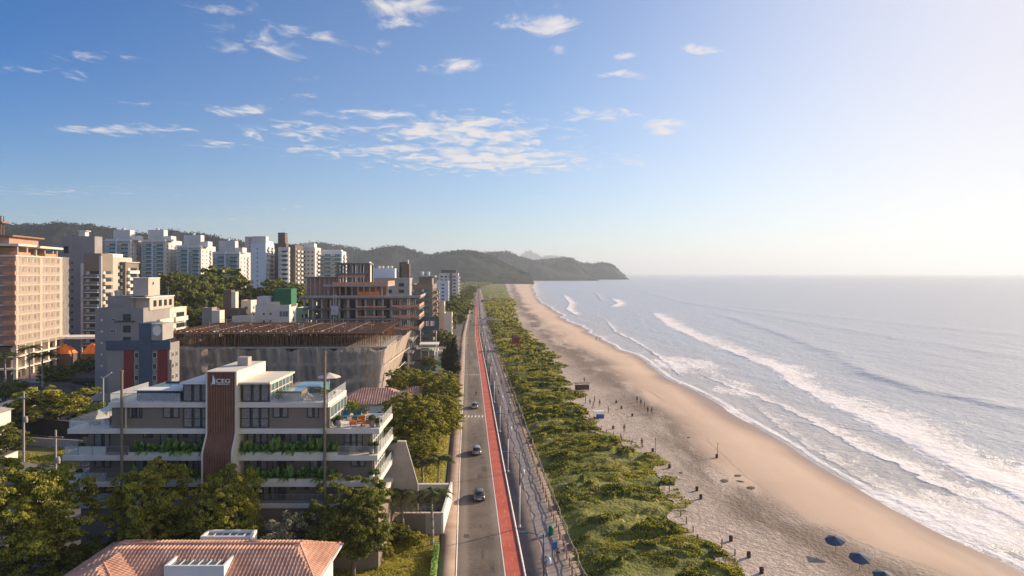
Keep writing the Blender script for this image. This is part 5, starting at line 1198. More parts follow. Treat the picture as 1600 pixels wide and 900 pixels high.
def trunk_mesh(seed,C,z0,Hc,r,lean=.0,nb=9,m='bark'):
    rg=random.Random(seed); b=MB(); fork=z0+Hc*.12; b.tube((0,0,0),(.1,.05,fork*.6),r*1.25,r*.95,9); b.tube((.1,.05,fork*.6),(0,0,fork),r*.95,r*.8,9)
    idx=list(range(len(C))); rg.shuffle(idx)
    for i in idx[:nb]:
        c=Vector(C[i]); s=Vector((0,0,fork-.2)); mid=s.lerp(c,.5)+Vector((0,0,-.08*Hc)); b.tube(s,mid,r*.5,r*.3,7); b.tube(mid,c,r*.3,r*.08,6)
        for _ in range(2):
            j=rg.choice(idx); c2=Vector(C[j]); 
            if (c2-mid).length<Hc*.6: b.tube(mid,c2,r*.18,r*.05,5)
    return b.mesh('trunk',m,True)
PROTO={}
def proto(key,seed,R,Hc,z0,nclump,per,leaf,cr,m,r=.3,sub=5):
    me,C=crown_mesh(seed,R,Hc,z0,nclump,per,leaf,cr,m,sub); PROTO[key]=(me,trunk_mesh(seed,C,z0,Hc,r))
def tree(key,label,x,y,s=1,rz=0,group=None,name='tree',z=0,sz=None):
    t=thing(name,label,'tree',(x,y,z),rz,group); t.scale=(s,s,sz or s); inst('crown',PROTO[key][0],t); inst('trunk',PROTO[key][1],t); return t
# foreground quality
proto('big1',1,5.6,9.5,3.0,170,750,.22,.95,'leaf_ficus',.34)
proto('big2',2,4.6,8.6,3.0,150,700,.20,.85,'leaf_ficus',.30)
proto('dark',3,4.2,8.4,2.2,135,680,.20,.82,'leaf_dark',.28)
proto('flower',4,4.0,4.6,1.2,70,750,.20,.8,'leaf_flower',.18)
proto('mid1',5,5.0,7.0,2.6,70,330,.42,1.15,'leaf_ficus',.3)
proto('mid2',6,4.6,7.4,2.4,65,330,.42,1.1,'leaf_dark',.3)
proto('far1',7,5.0,8.0,2.5,50,130,.8,1.3,'leaf_dark',.4)
proto('far2',8,5.0,9.5,3.0,55,130,.8,1.3,'leaf_dark',.4)
proto('bush',9,1.6,1.9,.1,34,500,.17,.45,'leaf_olive',.08)
proto('bushd',10,1.8,2.4,.1,34,500,.18,.5,'leaf_dark',.08)
def tpx(px,D): return wx(px,D)
tree('big1','huge sunlit ficus filling the bottom left corner of the frame',tpx(20,69),69,1.2,.3,sz=1.27)
tree('dark','dark shaded tree low at the left, between the huge ficus and the tile roof',tpx(118,70.5),70.5,.85,1.0,sz=.62)
tree('dark','dark low tree against the grey podium wall, left of the round ficus',tpx(165,75),75,.75,2.0,sz=.55)
tree('big2','round ficus hiding the lower left balconies of the main building',tpx(243,74.5),74.5,.9,.9,sz=1.2)
tree('big2','ficus standing in front of the slatted tower foot',tpx(354,74.5),74.5,.80,2.6,sz=1.13)
tree('flower','pale-flowering tree behind the tile roof ridge',tpx(458,74),74,1.05,.4,sz=1.45)
tree('dark','dark green tree right of the flowering one, at the main building corner',tpx(553,76),76,1.0,4.0,sz=1.16)
tree('dark','slim dark tree behind the flowering tree, under the right balconies',tpx(496,77.5),77.5,.62,5.1,sz=.78)
tree('dark','small dark tree between the ficus at the tower and the flowering tree',tpx(402,77),77,.55,3.1,sz=.66)
tree('bushd','round dark bush at the foot of the walled yard',tpx(627,88.5),88.5,1.0,0,name='bush'); tree('bush','pale olive bush beside the dark one, below the left yard palm',tpx(648,87.5),87.5,.8,1,name='bush')
tree('bush','olive shrub on the lawn edge under the dark green corner tree',tpx(598,84),84,.8,2,name='bush')
# street-side trees on the left verge
G='leafy trees lining the left pavement'
for i,(px,D,k,s,lab) in enumerate([(655,128,'big2',1.0,'nearest big leafy street tree, right behind the balcony ends'),(684,138,'big1',.84,'street tree close to the pavement, right of the nearest big one'),(628,128,'big2',1.02,'street tree just right of the terraced building, against the tiled houses'),
   (690,160,'big2',.98,'tall street tree beside the pavement, in front of the pine'),(664,168,'big1',.86,'street tree behind the tile-roofed house nearer the avenue'),(625,176,'big2',.84,'street tree at the foot of the flared net'),(640,186,'big1',.75,'darker street tree in front of the grey shop house'),(705,149,'mid1',.62,'small street tree overhanging the pavement'),(660,116,'big2',.66,'lower street tree before the tiled houses')]):
    tree(k,lab,wx(px,D),D,s,i*1.1,G)
for i,(px,D,s,lab) in enumerate([(530,104,.75,'tree top showing behind the right roof terrace'),(546,108,.70,'tree top left of the striped net, behind the furnished terrace'),(462,112,.85,'yellow-green tree top behind the right penthouse'),(520,118,.8,'tree behind the parasol of the roof terrace')]):
    tree('mid1',lab,wx(px,D),D,s,i*2.1,None,sz=(s*1.75))
for i,(px,D,s,lab) in enumerate([(182,128,.82,'yellowish tree below the red and navy building, left one'),(215,126,.95,'yellowish tree below the red and navy building, right one'),(240,132,.7,'small tree behind the left roof pool')]):
    tree('mid1',lab,wx(px,D),D,s,i*2.1,None,sz=s*1.35)
tree('mid1','broad round dark tree over the yard at the left, before the long roof',wx(88,150),150,1.55,.2,sz=1.05)
tree('mid2','dark tree in the shaded yard left of the beige building',wx(140,205),205,1.0,.2); tree('mid2','small dark bush tree at the lower left beside the dark-roofed shed',wx(5,104),104,.6,.2)
# wooded knoll group
G='dark trees of the wooded knoll below the white towers'
kn=[(236,330,1.9,'leftmost'),(256,345,2.1,'second from left'),(275,330,2.3,'third from left'),(297,322,2.3,'fourth from left, nearest'),(318,335,2.2,'fifth from left'),(335,350,1.9,'sixth from left'),(352,360,2.3,'seventh, under the widest white tower'),(370,350,2.1,'eighth, left of the slim slab tower'),(262,300,1.4,'low one at the left foot'),(330,300,1.3,'low one at the right foot'),(305,298,1.3,'low one in the middle of the foot'),(408,370,1.5,'right of the slim slab tower'),(425,360,1.9,'behind the white villa'),(442,350,1.9,'above the green roof box'),(458,352,1.9,'right of the green roof box'),(470,365,1.6,'rightmost, beside the concrete frame'),(228,350,1.5,'far left by the cream wing'),(385,320,1.1,'by the cream two-storey house')]
for i,(px,D,s,lab) in enumerate(kn):
    x=wx(px,D); z=float(knoll(x,D)); tree('far1' if i%2 else 'far2','dark knoll tree, %s'%lab,x,D,s,i*1.3,G,z=z-.3,sz=s*1.06)
# avenue far trees
G='dark trees along the far avenue'
for i,(px,D) in enumerate([(690,420),(700,400),(708,440),(716,430),(722,470),(712,500),(703,520),(727,540),(719,580),(730,640),(733,720),(723,700),(736,820),(728,860),(738,960)]):
    tree('far1' if i%2 else 'far2','%s dark tree from the near end of the far avenue clump'%ordn[i],wx(px,D)-2,D,1.25+.2*(i%3),i*1.7,G,sz=1.0+.2*(i%3))
# palms
def palm_meshes(seed,n=16,L=3.0,h=7):
    rg=random.Random(seed); V=[];Q=[]
    for i in range(n):
        a=2*math.pi*i/n+rg.uniform(-.2,.2); el=rg.uniform(.0,1.15); d=Vector((math.cos(a),math.sin(a),0)); s_=Vector((-math.sin(a),math.cos(a),0)); prev=None; k=14; LL=L*rg.uniform(.8,1.1)
        for j in range(1,k+1):
            u=j/k; p=d*(LL*u*math.cos(el*.6))+Vector((0,0,LL*(math.sin(el)*u-.95*u*u))); w=LL*.24*math.sin(math.pi*min(1,.12+u*.86))
            for sg in(-1,1):
                q=p+s_*sg*w+d*.12*LL+Vector((0,0,-.35*w)); t_=d*.045*LL; b0=len(V); V+=[tuple(p-t_),tuple(p+t_),tuple(q+t_*.2),tuple(q-t_*.3)]; Q.append((b0,b0+1,b0+2,b0+3))
    c=np_mesh('fronds',np.array(V)+np.array([0,0,h]),np.array(Q),[M['palm_leaf']])
    b=MB(); m_=6
    for j in range(m_): b.tube((.06*math.sin(j),0,h*j/m_),(.06*math.sin(j+1),0,h*(j+1)/m_),.16-.012*j,.15-.012*j,8)
    b.tube((0,0,h-.9),(0,0,h+.1),.13,.09,8); return c,b.mesh('trunk','palm_bark',True)
PALM=[palm_meshes(i,18+2*i,2.7,1) for i in range(3)]
def palm(label,x,y,h,s=1,i=0,group=None):
    c,_=PALM[i%3]; t=thing('palm_tree',label,'palm tree',(x,y,0),i,group); inst('fronds',c,t,(0,0,h-s),0,s); b=MB()
    for j in range(6): b.tube((.08*math.sin(j*.9),0,h*j/6),(.08*math.sin((j+1)*.9),0,h*(j+1)/6),(.19-.014*j)*s,(.18-.014*j)*s,8)
    b.build('trunk','palm_bark',t,True); return t
palm('left palm standing before the walled yard',wx(628.5,90),90,hz(772,90),1.15,0); palm('right palm standing before the walled yard, nearest the pavement',wx(675,87.5),87.5,hz(772,87.5),1.2,1)
palm('palm on the verge between the yard wall and the leafy street trees',wx(685,109),109,hz(718,109),1.15,2); palm('low palm in the shrubs beside the sloping end wall',wx(660,111),111,hz(722,111),1.1,1)
palm('left palm of the shaded street at the left edge, before the netted tower',wx(8,190),190,hz(556,190),1.7,0); palm('middle palm in the shaded street below the netted tower',wx(46,196),196,hz(544,196),1.6,1); palm('right palm in the shaded street below the netted tower',wx(66,180),180,hz(556,180),1.8,2)
# tall narrow pine by the pavement
def pine():
    rg=np.random.default_rng(5); h=15.5; Ps=[]
    for k in range(46):
        z=h*(.30+.70*k/46); r=1.7*(1-(k/46)**2.2)+.25; nb=6
        for j in range(nb):
            a=rg.uniform(0,6.28); L=r*rg.uniform(.6,1.1); u=rg.random(150); p=np.stack([np.cos(a)*L*u,np.sin(a)*L*u,z+.25*u*L],1)+rg.normal(size=(150,3))*.12; Ps.append(p)
    V,Q=leaf_quads(np.concatenate(Ps),.30,.3,rg,.4); c=np_mesh('crown',V,Q,[M['pine_leaf']]); b=MB(); b.tube((0,0,0),(0,0,h),.24,.05,8); return c,b.mesh('trunk','bark',True)
PC,PT=pine()
for lab,px,D,s in (('tall narrow pine beside the left pavement, nearest one',709,206,1.0),('second narrow pine, just behind and left of the tall one',701,214,.85),('third low narrow pine at the shop front',694,232,.6)):
    t=thing('pine_tree',lab,'pine tree',(wx(px,D),D,0),0); t.scale=(s*1.1,s*1.1,s); inst('crown',PC,t); inst('trunk',PT,t)
# lawn tufts (nobody could count them)
n=60000; y=RNG.uniform(62,91.3,n); xr_=xl(y)-2.9; xl2=np.interp(y,[62,71.2,71.3,91.4],[-17.2,-17.2,-21,-21.5]); x=xl2+(xr_-xl2)*RNG.random(n); keep=fbm(x*.8,y*.8,3,5)>.36
P=np.stack([x,y,.03+.22*RNG.random(n)*fbm(x*1.2,y*1.2,2,8)*2],1)[keep]; V,Q=leaf_quads(P,.17,.3); tag(link(bpy.data.objects.new('lawn_grass',np_mesh('lawn_grass',V,Q,[M['leaf_olive']]))),kind='stuff')
n=26000; y=RNG.uniform(106,190,n); x=xl(y)-2.6-RNG.random(n)*(9+(y-106)*.05); P=np.stack([x,y,.05+.5*RNG.random(n)*fbm(x*.5,y*.5,2,8)*2],1); V,Q=leaf_quads(P,.32,.3); tag(link(bpy.data.objects.new('verge_grass',np_mesh('verge_grass',V,Q,[M['leaf_olive']]))),kind='stuff')
# clipped hedge along the pavement
t=thing('hedge','narrow dark green hedge along the pavement at the lawn edge','hedge',(0,0,0)); n=9000; y=RNG.uniform(70,86.5,n); a=RNG.uniform(-1,1,(n,2)); P=np.stack([xl(y)-2.45+a[:,0]*.34,y,.6+a[:,1]*.55],1); V,Q=leaf_quads(P,.2,.4); link(bpy.data.objects.new('foliage',np_mesh('foliage',V,Q,[M['broad_leaf']])),t)
b=MB(); 
for k in range(12): yy=71+k*1.35; b.tube((xl1(yy)-2.45,yy,0),(xl1(yy)-2.45,yy,.9),.03,n=5)
so=b.build('stems','bark',t)
# far wood between town and hills
proto('wood',21,5,7,.5,26,60,1.6,2.0,'leaf_dark',.3)
Ps=[];Ss=[]
for i in range(2600):
    D_=RNG.uniform(700,2350); x0_=-D_*.72; x1_=float(np.interp(D_,[700,1400,2350],[-58,-80,-65])); xx=RNG.uniform(x0_,x1_) if RNG.random()<.6 else x1_-abs(RNG.normal())*90
    r=RNG.uniform(3.5,7); k=26; p=RNG.normal(size=(k,3)); p/=np.linalg.norm(p,axis=1)[:,None]; p[:,2]=np.abs(p[:,2])*1.0; Ps.append(p*r*.8+np.array([xx,D_,r*.35])); Ss.append(np.full(k,r*.75))
V,Q=leaf_quads(np.concatenate(Ps),np.concatenate(Ss),.4,RNG,.8); tag(link(bpy.data.objects.new('far_wood',np_mesh('far_wood',V,Q,[M['leaf_dark']]))),kind='stuff')

# scattered trees and shrubs of the shaded blocks on the left
for i,(px,D,k,s_,lab) in enumerate([(20,172,'mid2',.8,'dark tree under the netted tower podium, far left'),(88,196,'mid2',.9,'dark tree right of the three street palms'),(160,186,'mid2',.7,'dark tree at the foot of the beige building'),(128,150,'mid2',.55,'small dark tree right of the broad round one'),(30,148,'mid2',.7,'dark tree left of the broad round one'),(285,262,'far1',1.0,'tree between the cream wing and the cube-like house'),
   (300,300,'far2',.9,'tree behind the small red-roofed cottage'),(365,262,'far1',.7,'tree top showing over the formwork deck, left'),(488,250,'far1',.8,'tree top beside the green terrace house'),(695,300,'far1',.9,'tree by the small cream shop'),(702,250,'mid2',.7,'tree in front of the avenue shops'),(672,240,'mid2',.6,'tree at the grey shop house door'),(150,132,'bushd',1.6,'round bush below the broad dark tree'),(10,134,'bushd',2.0,'clipped bush in front of the pale house at the left edge')]):
    tree(k,lab,wx(px,D),D,s_,i*1.9,None)
# ================================================================= SMALL THINGS
mat('wood_post',(.17,.13,.10),rough=.9,col2=(.30,.24,.19),scale=3)
mat('dark_metal',(.04,.045,.055),rough=.5,var=0); mat('lamp_white',(.72,.73,.74),rough=.4,var=0); mat('blue_metal',(.05,.11,.19),rough=.45,var=0)
mat('rubber',(.02,.02,.02),rough=.8,var=0); mat('skin',(.36,.20,.13),rough=.6,var=.1,scale=5); mat('hair',(.03,.02,.015),rough=.7,var=0)
mat('bin_brown',(.10,.045,.030),rough=.8,var=.25,scale=4); mat('tail_red',(.45,.02,.02),rough=.3,var=0); mat('head_lamp',(.7,.7,.72),rough=.2,var=0)
mat('car_silver',(.38,.39,.41),rough=.28,metal=.5,var=.04); mat('car_grey',(.17,.18,.19),rough=.28,metal=.5,var=.04); mat('car_white',(.72,.72,.71),rough=.3,var=.03); mat('car_black',(.025,.026,.03),rough=.25,var=0); mat('car_glass',(.02,.025,.03),rough=.06,var=0,spec=.8)
mat('hut_red',(.33,.07,.04),rough=.8,var=.25,scale=1.5); mat('hut_roof',(.10,.055,.04),rough=.85,var=.2,scale=1); mat('umbrella_blue',(.085,.11,.15),rough=.8,var=.12,scale=2); mat('green_bin',(.02,.20,.09),rough=.5,var=.1); mat('blue_cloth',(.04,.12,.35),rough=.8,var=.1)
for nm,c in (('shirt_dark',(.04,.04,.05)),('shirt_white',(.65,.64,.62)),('shirt_red',(.40,.05,.04)),('shirt_blue',(.06,.14,.32)),('shorts_dark',(.05,.05,.06)),('shorts_tan',(.30,.22,.15))): mat(nm,c,rough=.85,var=.1,scale=6)
# ---- cars
def car_parts(paint):
    L,Wd=4.2,1.74; hw=Wd/2; parts=[]
    def loft(st,name,m,sub=0):
        V=[];Q=[];n=len(st[0][1])
        for y,ring in st: V+=[(x,y,z) for x,z in ring]
        for i in range(len(st)-1):
            for k in range(n): Q.append((i*n+k,i*n+(k+1)%n,(i+1)*n+(k+1)%n,(i+1)*n+k))
        b=MB(); b.add(V,Q+[tuple(range(n))[::-1],tuple(range((len(st)-1)*n,len(st)*n))]); 
        me=b.mesh(name,m,True); parts.append((name,me,(0,0,0),0))
    def ring(w,z0,z1,r=.12): return [(-w+.05,z0),(w-.05,z0),(w,z0+.18),(w,z0+(z1-z0)*.6),(w-r,z1),(0,z1+.02),(-w+r,z1),(-w,z0+(z1-z0)*.6),(-w,z0+.18)]
    loft([(-L/2,ring(hw*.86,.32,.70)),(-L/2+.12,ring(hw*.95,.24,.86)),(-L/2+.7,ring(hw,.20,.93)),(-.2,ring(hw,.20,.95)),(.9,ring(hw,.20,.93)),(1.75,ring(hw*.96,.22,.80)),(L/2-.06,ring(hw*.88,.26,.66)),(L/2,ring(hw*.8,.34,.56))],'body',paint)
    def rg(w0,w1,z0,z1): return [(-w0,z0),(w0,z0),(w1,z1),(0,z1+.03),(-w1,z1)]
    loft([(-1.85,rg(.70,.66,.90,.95)),(-1.45,rg(.78,.60,.90,1.36)),(.25,rg(.80,.60,.90,1.40)),(1.0,rg(.76,.68,.90,.97))],'windows','car_glass')
    loft([(-1.52,rg(.62,.56,1.36,1.41)),(-1.2,rg(.63,.57,1.385,1.445)),(.0,rg(.63,.57,1.40,1.46)),(.32,rg(.60,.54,1.37,1.42))],'roof',paint)
    for sx in(-1,1):
        for y in(-1.28,1.32):
            b=MB(); b.tube((sx*(hw-.22),y,.31),(sx*(hw+.01),y,.31),.31,n=16); parts.append(('wheel',b.mesh('wheel','rubber'),(0,0,0),0))
        b=MB(); b.box(sx*.55-.17,-L/2-.02,.62,sx*.55+.17,-L/2+.1,.78); parts.append(('tail_light',b.mesh('tail_light','tail_red'),(0,0,0),0))
        b=MB(); b.box(sx*.52-.18,L/2-.18,.55,sx*.52+.18,L/2-.02,.68); parts.append(('headlight',b.mesh('headlight','head_lamp'),(0,0,0),0))
        b=MB(); b.box(sx*(hw+.0)-.02,.62,.93,sx*(hw+.16),.74,1.06); parts.append(('mirror',b.mesh('mirror',paint),(0,0,0),0))
    b=MB(); b.box(-.25,-L/2-.03,.42,.25,-L/2+.05,.54); parts.append(('number_plate',b.mesh('number_plate','lamp_white'),(0,0,0),0))
    return parts
CP={}
def car(label,x,y,rz,paint,group,s=1):
    if paint not in CP: CP[paint]=car_parts(paint)
    t=thing('car',label,'car',(x,y,.015),rz,group); t.scale=(s,s,s)
    for n_,me,l,r in CP[paint]: inst(n_,me,t,l,r)
def road(D,off): return xl1(D)+off
def rdir(D): return math.atan(-(xl1(D+5)-xl1(D-5))/10)
G='cars driving on the avenue'
for lab,px,py,m in (('silver car, nearest one on the avenue','0',778,'car_grey'),('silver car in the middle of three on the avenue','0',708,'car_silver'),('grey-blue car just before the crosswalk, third on the avenue','0',637,'car_silver'),('white car far down the avenue beyond the dashed crossing','-.8',503,'car_white'),('black car far down the avenue, behind the white one','-1',490,'car_black')):
    D=F*H/(py-HOR); car(lab,road(D,3.3+float(px)),D,rdir(D),m,G)
for i,(D,off,m) in enumerate([(760,1.2,'car_black'),(790,3.4,'car_white'),(700,1.3,'car_grey'),(880,3.2,'car_black'),(960,1.4,'car_grey')]):
    car('%s of the tiny distant cars where the bike lane fades'%ordn[i],road(D,off),D,rdir(D),m,'distant cars at the far end of the avenue')
# parked cars in the shaded streets at left
for lab,px,D,m,r in (('white car parked in the shaded street under the left palms',105,192,'car_white',1.3),('pale blue car parked beside the white wall, left of the red and navy building',88,190,'car_silver',1.4),('grey van-like car parked near the beige building foot',118,214,'car_grey',1.2),('dark car parked inside the walled yard of the main building',668,97,'car_black',1.57)):
    car(lab,wx(px,D),D,r,m,None)
# ---- lamps
def lamp_meshes():
    b=MB(); b.tube((0,0,0),(0,0,5.8),.11,.08,10); b.tube((0,0,0),(0,0,.35),.17,.15,10); pw=b.mesh('pole','lamp_white',True)
    b=MB(); b.tube((0,0,5.8),(0,0,10.2),.08,.06,8); pu=b.mesh('upper_pole','blue_metal',True)
    b=MB(); b.tube((0,0,10.05),(-1.7,0,10.4),.05,.04,8); a=b.mesh('arm','blue_metal',True)
    b=MB(); b.box(-2.35,-.15,10.32,-1.65,.15,10.46); hd=b.mesh('lamp_head','blue_metal')
    b=MB(); b.tube((0,0,7.4),(.45,0,7.8),.04,n=6); b2=b.mesh('side_arm','blue_metal')
    b=MB(); b.lathe([(.12,7.25),(.19,7.45),(.21,7.75),(.08,8.0)],(.5,0,0),12); g=b.mesh('lantern','lamp_white',True); return pw,pu,a,hd,b2,g
LM=lamp_meshes()
Dl=[64.6,93.6,119.7,150,184,213,244,275,306,338,370,402,434,466,500,540,580,620,680,740,800]
for i,D in enumerate(Dl):
    lab='%s promenade lamp post counted from the camera, white with blue top and arm'%(ordn[i] if i<20 else 'farthest')
    t=thing('street_lamp',lab,'street lamp',(road(D,8.62),D,.14),rdir(D),'lamp posts along the promenade')
    for n_,me in zip(('pole','upper_pole','arm','lamp_head','side_arm','lantern'),LM): inst(n_,me,t)
# utility poles on the left side
for i,(px,py0,py1,D,lab) in enumerate([(37,612,730,112,'grey utility pole in front of the grassy vacant lot, left one'),(87,672,740,104,'short utility pole beside the left end of the main building'),(46,544,600,185,'thin pole in the shaded street under the palms'),(161,590,640,110,'curved street lamp left of the yellowish trees'),(571,500,560,0,'')][:4]):
    t=thing('utility_pole',lab,'pole',(wx(px,D),D,0)); MB().tube((0,0,0),(0,0,hz(py0,D)),.2,.14,8).build('pole','concrete',t)
    if i<2: bx(t,'crossbar','wood_post',-1.1,-.08,hz(py0,D)-1.2,1.1,.08,hz(py0,D)-1.0); MB().lathe([(.28,0),(.32,.5),(.2,1)],(.5,-.2,hz(py0,D)-5),10).build('transformer','concrete',t)
    if i==3: MB().tube((0,0,hz(py0,D)-.1),(1.4,0,hz(py0,D)+.8),.07,n=6).build('arm','lamp_white',t)
# ---- fences along the dune
def fence(label,off,post_h,m,D0=60,D1=430,step=2.1,jit=.1,rails=(1.0,.55)):
    t=thing('wooden_fence',label,'fence',(0,0,0)); rr=random.Random(int(off*10)); Ds=np.arange(D0,D1,step); P=[]
    for D in Ds: P.append((xl1(D)+off+rr.uniform(-jit,jit),D,.12,post_h*rr.uniform(.9,1.15)))
    pm=MB().tube((0,0,0),(.03,0,1),.085,.07,6).mesh('post',m)
    for k,(x,y,z,h) in enumerate(P[:92]): inst('post',pm,t,(x,y,z),rr.uniform(0,6),(1,1,h))
    b=MB()
    for (x,y,z,h) in P[92:]: b.tube((x,y,z),(x,y,z+h),.09,.08,4)
    tag(b.build('far_post',m,t),kind='stuff')
    for r in rails:
        b=MB()
        for p,q in zip(P[:-1],P[1:]): b.tube((p[0],p[1],p[2]+p[3]*r*.95+rr.uniform(-.04,.04)),(q[0],q[1],q[2]+q[3]*r*.95),.055,.045,5)
        b.build('rail',m,t)
fence('rustic log fence on the dune side of the promenade, the inner darker one',13.6,1.15,'wood_post')
mat('pale_log',(.30,.27,.22),rough=.9,col2=(.42,.38,.31),scale=2)
fence('paler log fence running through the first dune plants, outside the darker one',14.7,1.0,'pale_log',step=1.5,jit=.18,rails=(.9,))
# low bollards on the kerb? benches on the left pavement
for i,(px,py) in enumerate(((713.5,606),(716,632.5),(715.5,649))):
    D=F*H/(py-HOR); t=thing('bench','dark bench on the left pavement, %s from the camera'%('third','second','first')[i],'bench',(wx(px,D)+.1,D,.13),rdir(D)+1.57,'benches on the left pavement')
    bx(t,'seat','wood_post',-.8,-.22,.42,.8,.22,.48); bx(t,'backrest','wood_post',-.8,.23,.55,.8,.28,.9)
    for sx in(-.7,.62): bx(t,'leg','dark_metal',sx,-.2,0,sx+.08,.2,.419)
t=thing('litter_bin','green litter bin on the promenade near the second lamp post','bin',(wx(861,91),91,.14)); MB().lathe([(.28,0),(.34,.2),(.36,.95),(.30,1.05)],n=14).build('body','green_bin',t); MB().lathe([(.38,1.051),(.2,1.2),(.05,1.24)],n=14).build('lid','green_bin',t)
t=thing('notice_board','small blue notice board on a post beside the dune fence','sign',(wx(867,83.5),83.5,.14),.6); MB().tube((0,0,0),(0,0,1.9),.05,n=6).build('post','dark_metal',t); bx(t,'panel','blue_cloth',-.35,-.05,1.1,.35,-.051+.1,2.0)
# ---- people
def person_meshes(pose):
    def sk(vs,es,rs,name,m,root=0,sub=2):
        me=bpy.data.meshes.new(name); me.from_pydata(vs,es,[]); o=bpy.data.objects.new(name,me); sc.collection.objects.link(o)
        s=o.modifiers.new('s','SKIN'); 
        for i,r in enumerate(rs): me.skin_vertices[0].data[i].radius=(r,r) if not isinstance(r,tuple) else r
        me.skin_vertices[0].data[root].use_root=True
        u=o.modifiers.new('u','SUBSURF'); u.levels=sub; u.render_levels=sub
        bpy.context.view_layer.update(); out=bpy.data.meshes.new_from_object(o.evaluated_get(bpy.context.evaluated_depsgraph_get())); out.name=name; out.materials.clear(); out.materials.append(M[m]); out.polygons.foreach_set('use_smooth',[True]*len(out.polygons))
        bpy.data.objects.remove(o); return out
    w={'stand':0.0,'walk':.24,'stride':.36}[pose]
    V=[(0,0,.95),(0,0,1.15),(0,0,1.40),(0,.01,1.52),(0,.02,1.62),(0,.02,1.73), # pelvis, waist, chest, neck, face, crown
       (-.10,0,.88),(-.11,w*.5,.49),(-.11,w*.9-.05,.08),(-.11,w*.9+.13,.035), (.10,0,.88),(.11,-w*.35,.49),(.11,-w,.10),(.11,-w+.17,.04),
       (-.17,0,1.40),(-.22,-w*.35,1.14),(-.22,-w*.2+.05,.90),(-.22,-w*.2+.08,.80), (.17,0,1.40),(.22,w*.35,1.14),(.22,w*.5+.05,.90),(.22,w*.5+.09,.80)]
    E=[(0,1),(1,2),(2,3),(3,4),(4,5),(0,6),(6,7),(7,8),(8,9),(0,10),(10,11),(11,12),(12,13),(2,14),(14,15),(15,16),(16,17),(2,18),(18,19),(19,20),(20,21)]
    R=[(.15,.11),(.13,.10),(.16,.11),.055,.095,.075,.085,.058,.042,.035,.085,.058,.042,.035,.06,.045,.035,.035,.06,.045,.035,.035]
    return V,E,R,sk
PM={}
def person_set(pose,shirt,shorts):
    k=(pose,shirt,shorts)
    if k in PM: return PM[k]
    V,E,R,sk=person_meshes(pose)
    if ('b',pose) not in PM: PM[('b',pose)]=sk(V,E,R,'body','skin')
    body=PM[('b',pose)]
    sh=sk([V[1],V[2],(0,0,1.45),V[14],V[15],V[18],V[19]],[(0,1),(1,2),(1,3),(3,4),(1,5),(5,6)],[(.155,.125),(.185,.135),(.09,.08),.08,.062,.08,.062],'shirt',shirt,1)
    so=sk([(0,0,1.03),V[0],V[6],tuple(np.array(V[6])*.45+np.array(V[7])*.55),V[10],tuple(np.array(V[10])*.45+np.array(V[11])*.55)],[(0,1),(1,2),(2,3),(1,4),(4,5)],[(.155,.12),(.165,.13),.105,.085,.105,.085],'shorts',shorts,1)
    b=MB(); b.lathe([(.02,1.84),(.085,1.81),(.115,1.73),(.105,1.64)],(0,-.012,0),10); h=b.mesh('hair','hair',True)
    PM[k]=(body,sh,so,h); return PM[k]
def person(label,x,y,z,rz,pose,shirt,shorts,group=None,s=1):
    t=thing('person',label,'person',(x,y,z),rz,group); t.scale=(s,s,s); bm,sh,so,h=person_set(pose,shirt,shorts)
    inst('body',bm,t); inst('shirt',sh,t); inst('shorts',so,t); inst('hair',h,t); return t
def bz(x,y):  # beach height
    xv_=float(np.interp(y,DUNE[0],DUNE[2]))-3.0; xs_=float(SEAX(y)); q=(x-xv_)/(xs_-xv_); return 1.05*max(0,min(1,1-q))**.85-.02
pr_=[(744,620,'walk','shirt_dark','shorts_dark','person in dark clothes walking on the road behind the third car'),(734,568,'walk','shirt_dark','shorts_dark','person in dark clothes on the road between the two dashed crossings'),
 (731,543,'stand','shirt_blue','shorts_dark','person on the road near the far dashed crossing'),(747,541,'walk','shirt_dark','shorts_dark','person walking on the red bike lane by the far dashed crossing'),
 (745,515,'stand','shirt_dark','shorts_dark','small far person on the bike lane beyond the far dashed crossing'),(779,619,'walk','shirt_red','shorts_dark','person in a red shirt on the promenade near the third car'),
 (763,581,'stand','shirt_dark','shorts_dark','person standing by the fifth lamp post'),(795,650,'stand','shirt_red','shorts_tan','person in a red shirt beside the dune fence, level with the crosswalk'),(797,637,'walk','shirt_white','shorts_dark','person in a white shirt beside the dune fence, just past the crosswalk'),
 (853,893,'walk','shirt_white','shorts_tan','person in white near the bottom end of the promenade'),(872,880,'stand','shirt_dark','shorts_tan','person leaning by the fence at the bottom of the promenade'),(803,655,'stand','shirt_dark','shorts_dark','dark clothed person at the fence opening by the crosswalk'),(783,602,'walk','shirt_blue','shorts_dark','person in blue on the promenade past the third car')]
for i,(px,py,po,a,b_,lab) in enumerate(pr_):
    D=F*(H-.14)/(py-HOR); person(lab,wx(px,D),D,.146 if px>760 else .03,i*1.3,po,a,b_)
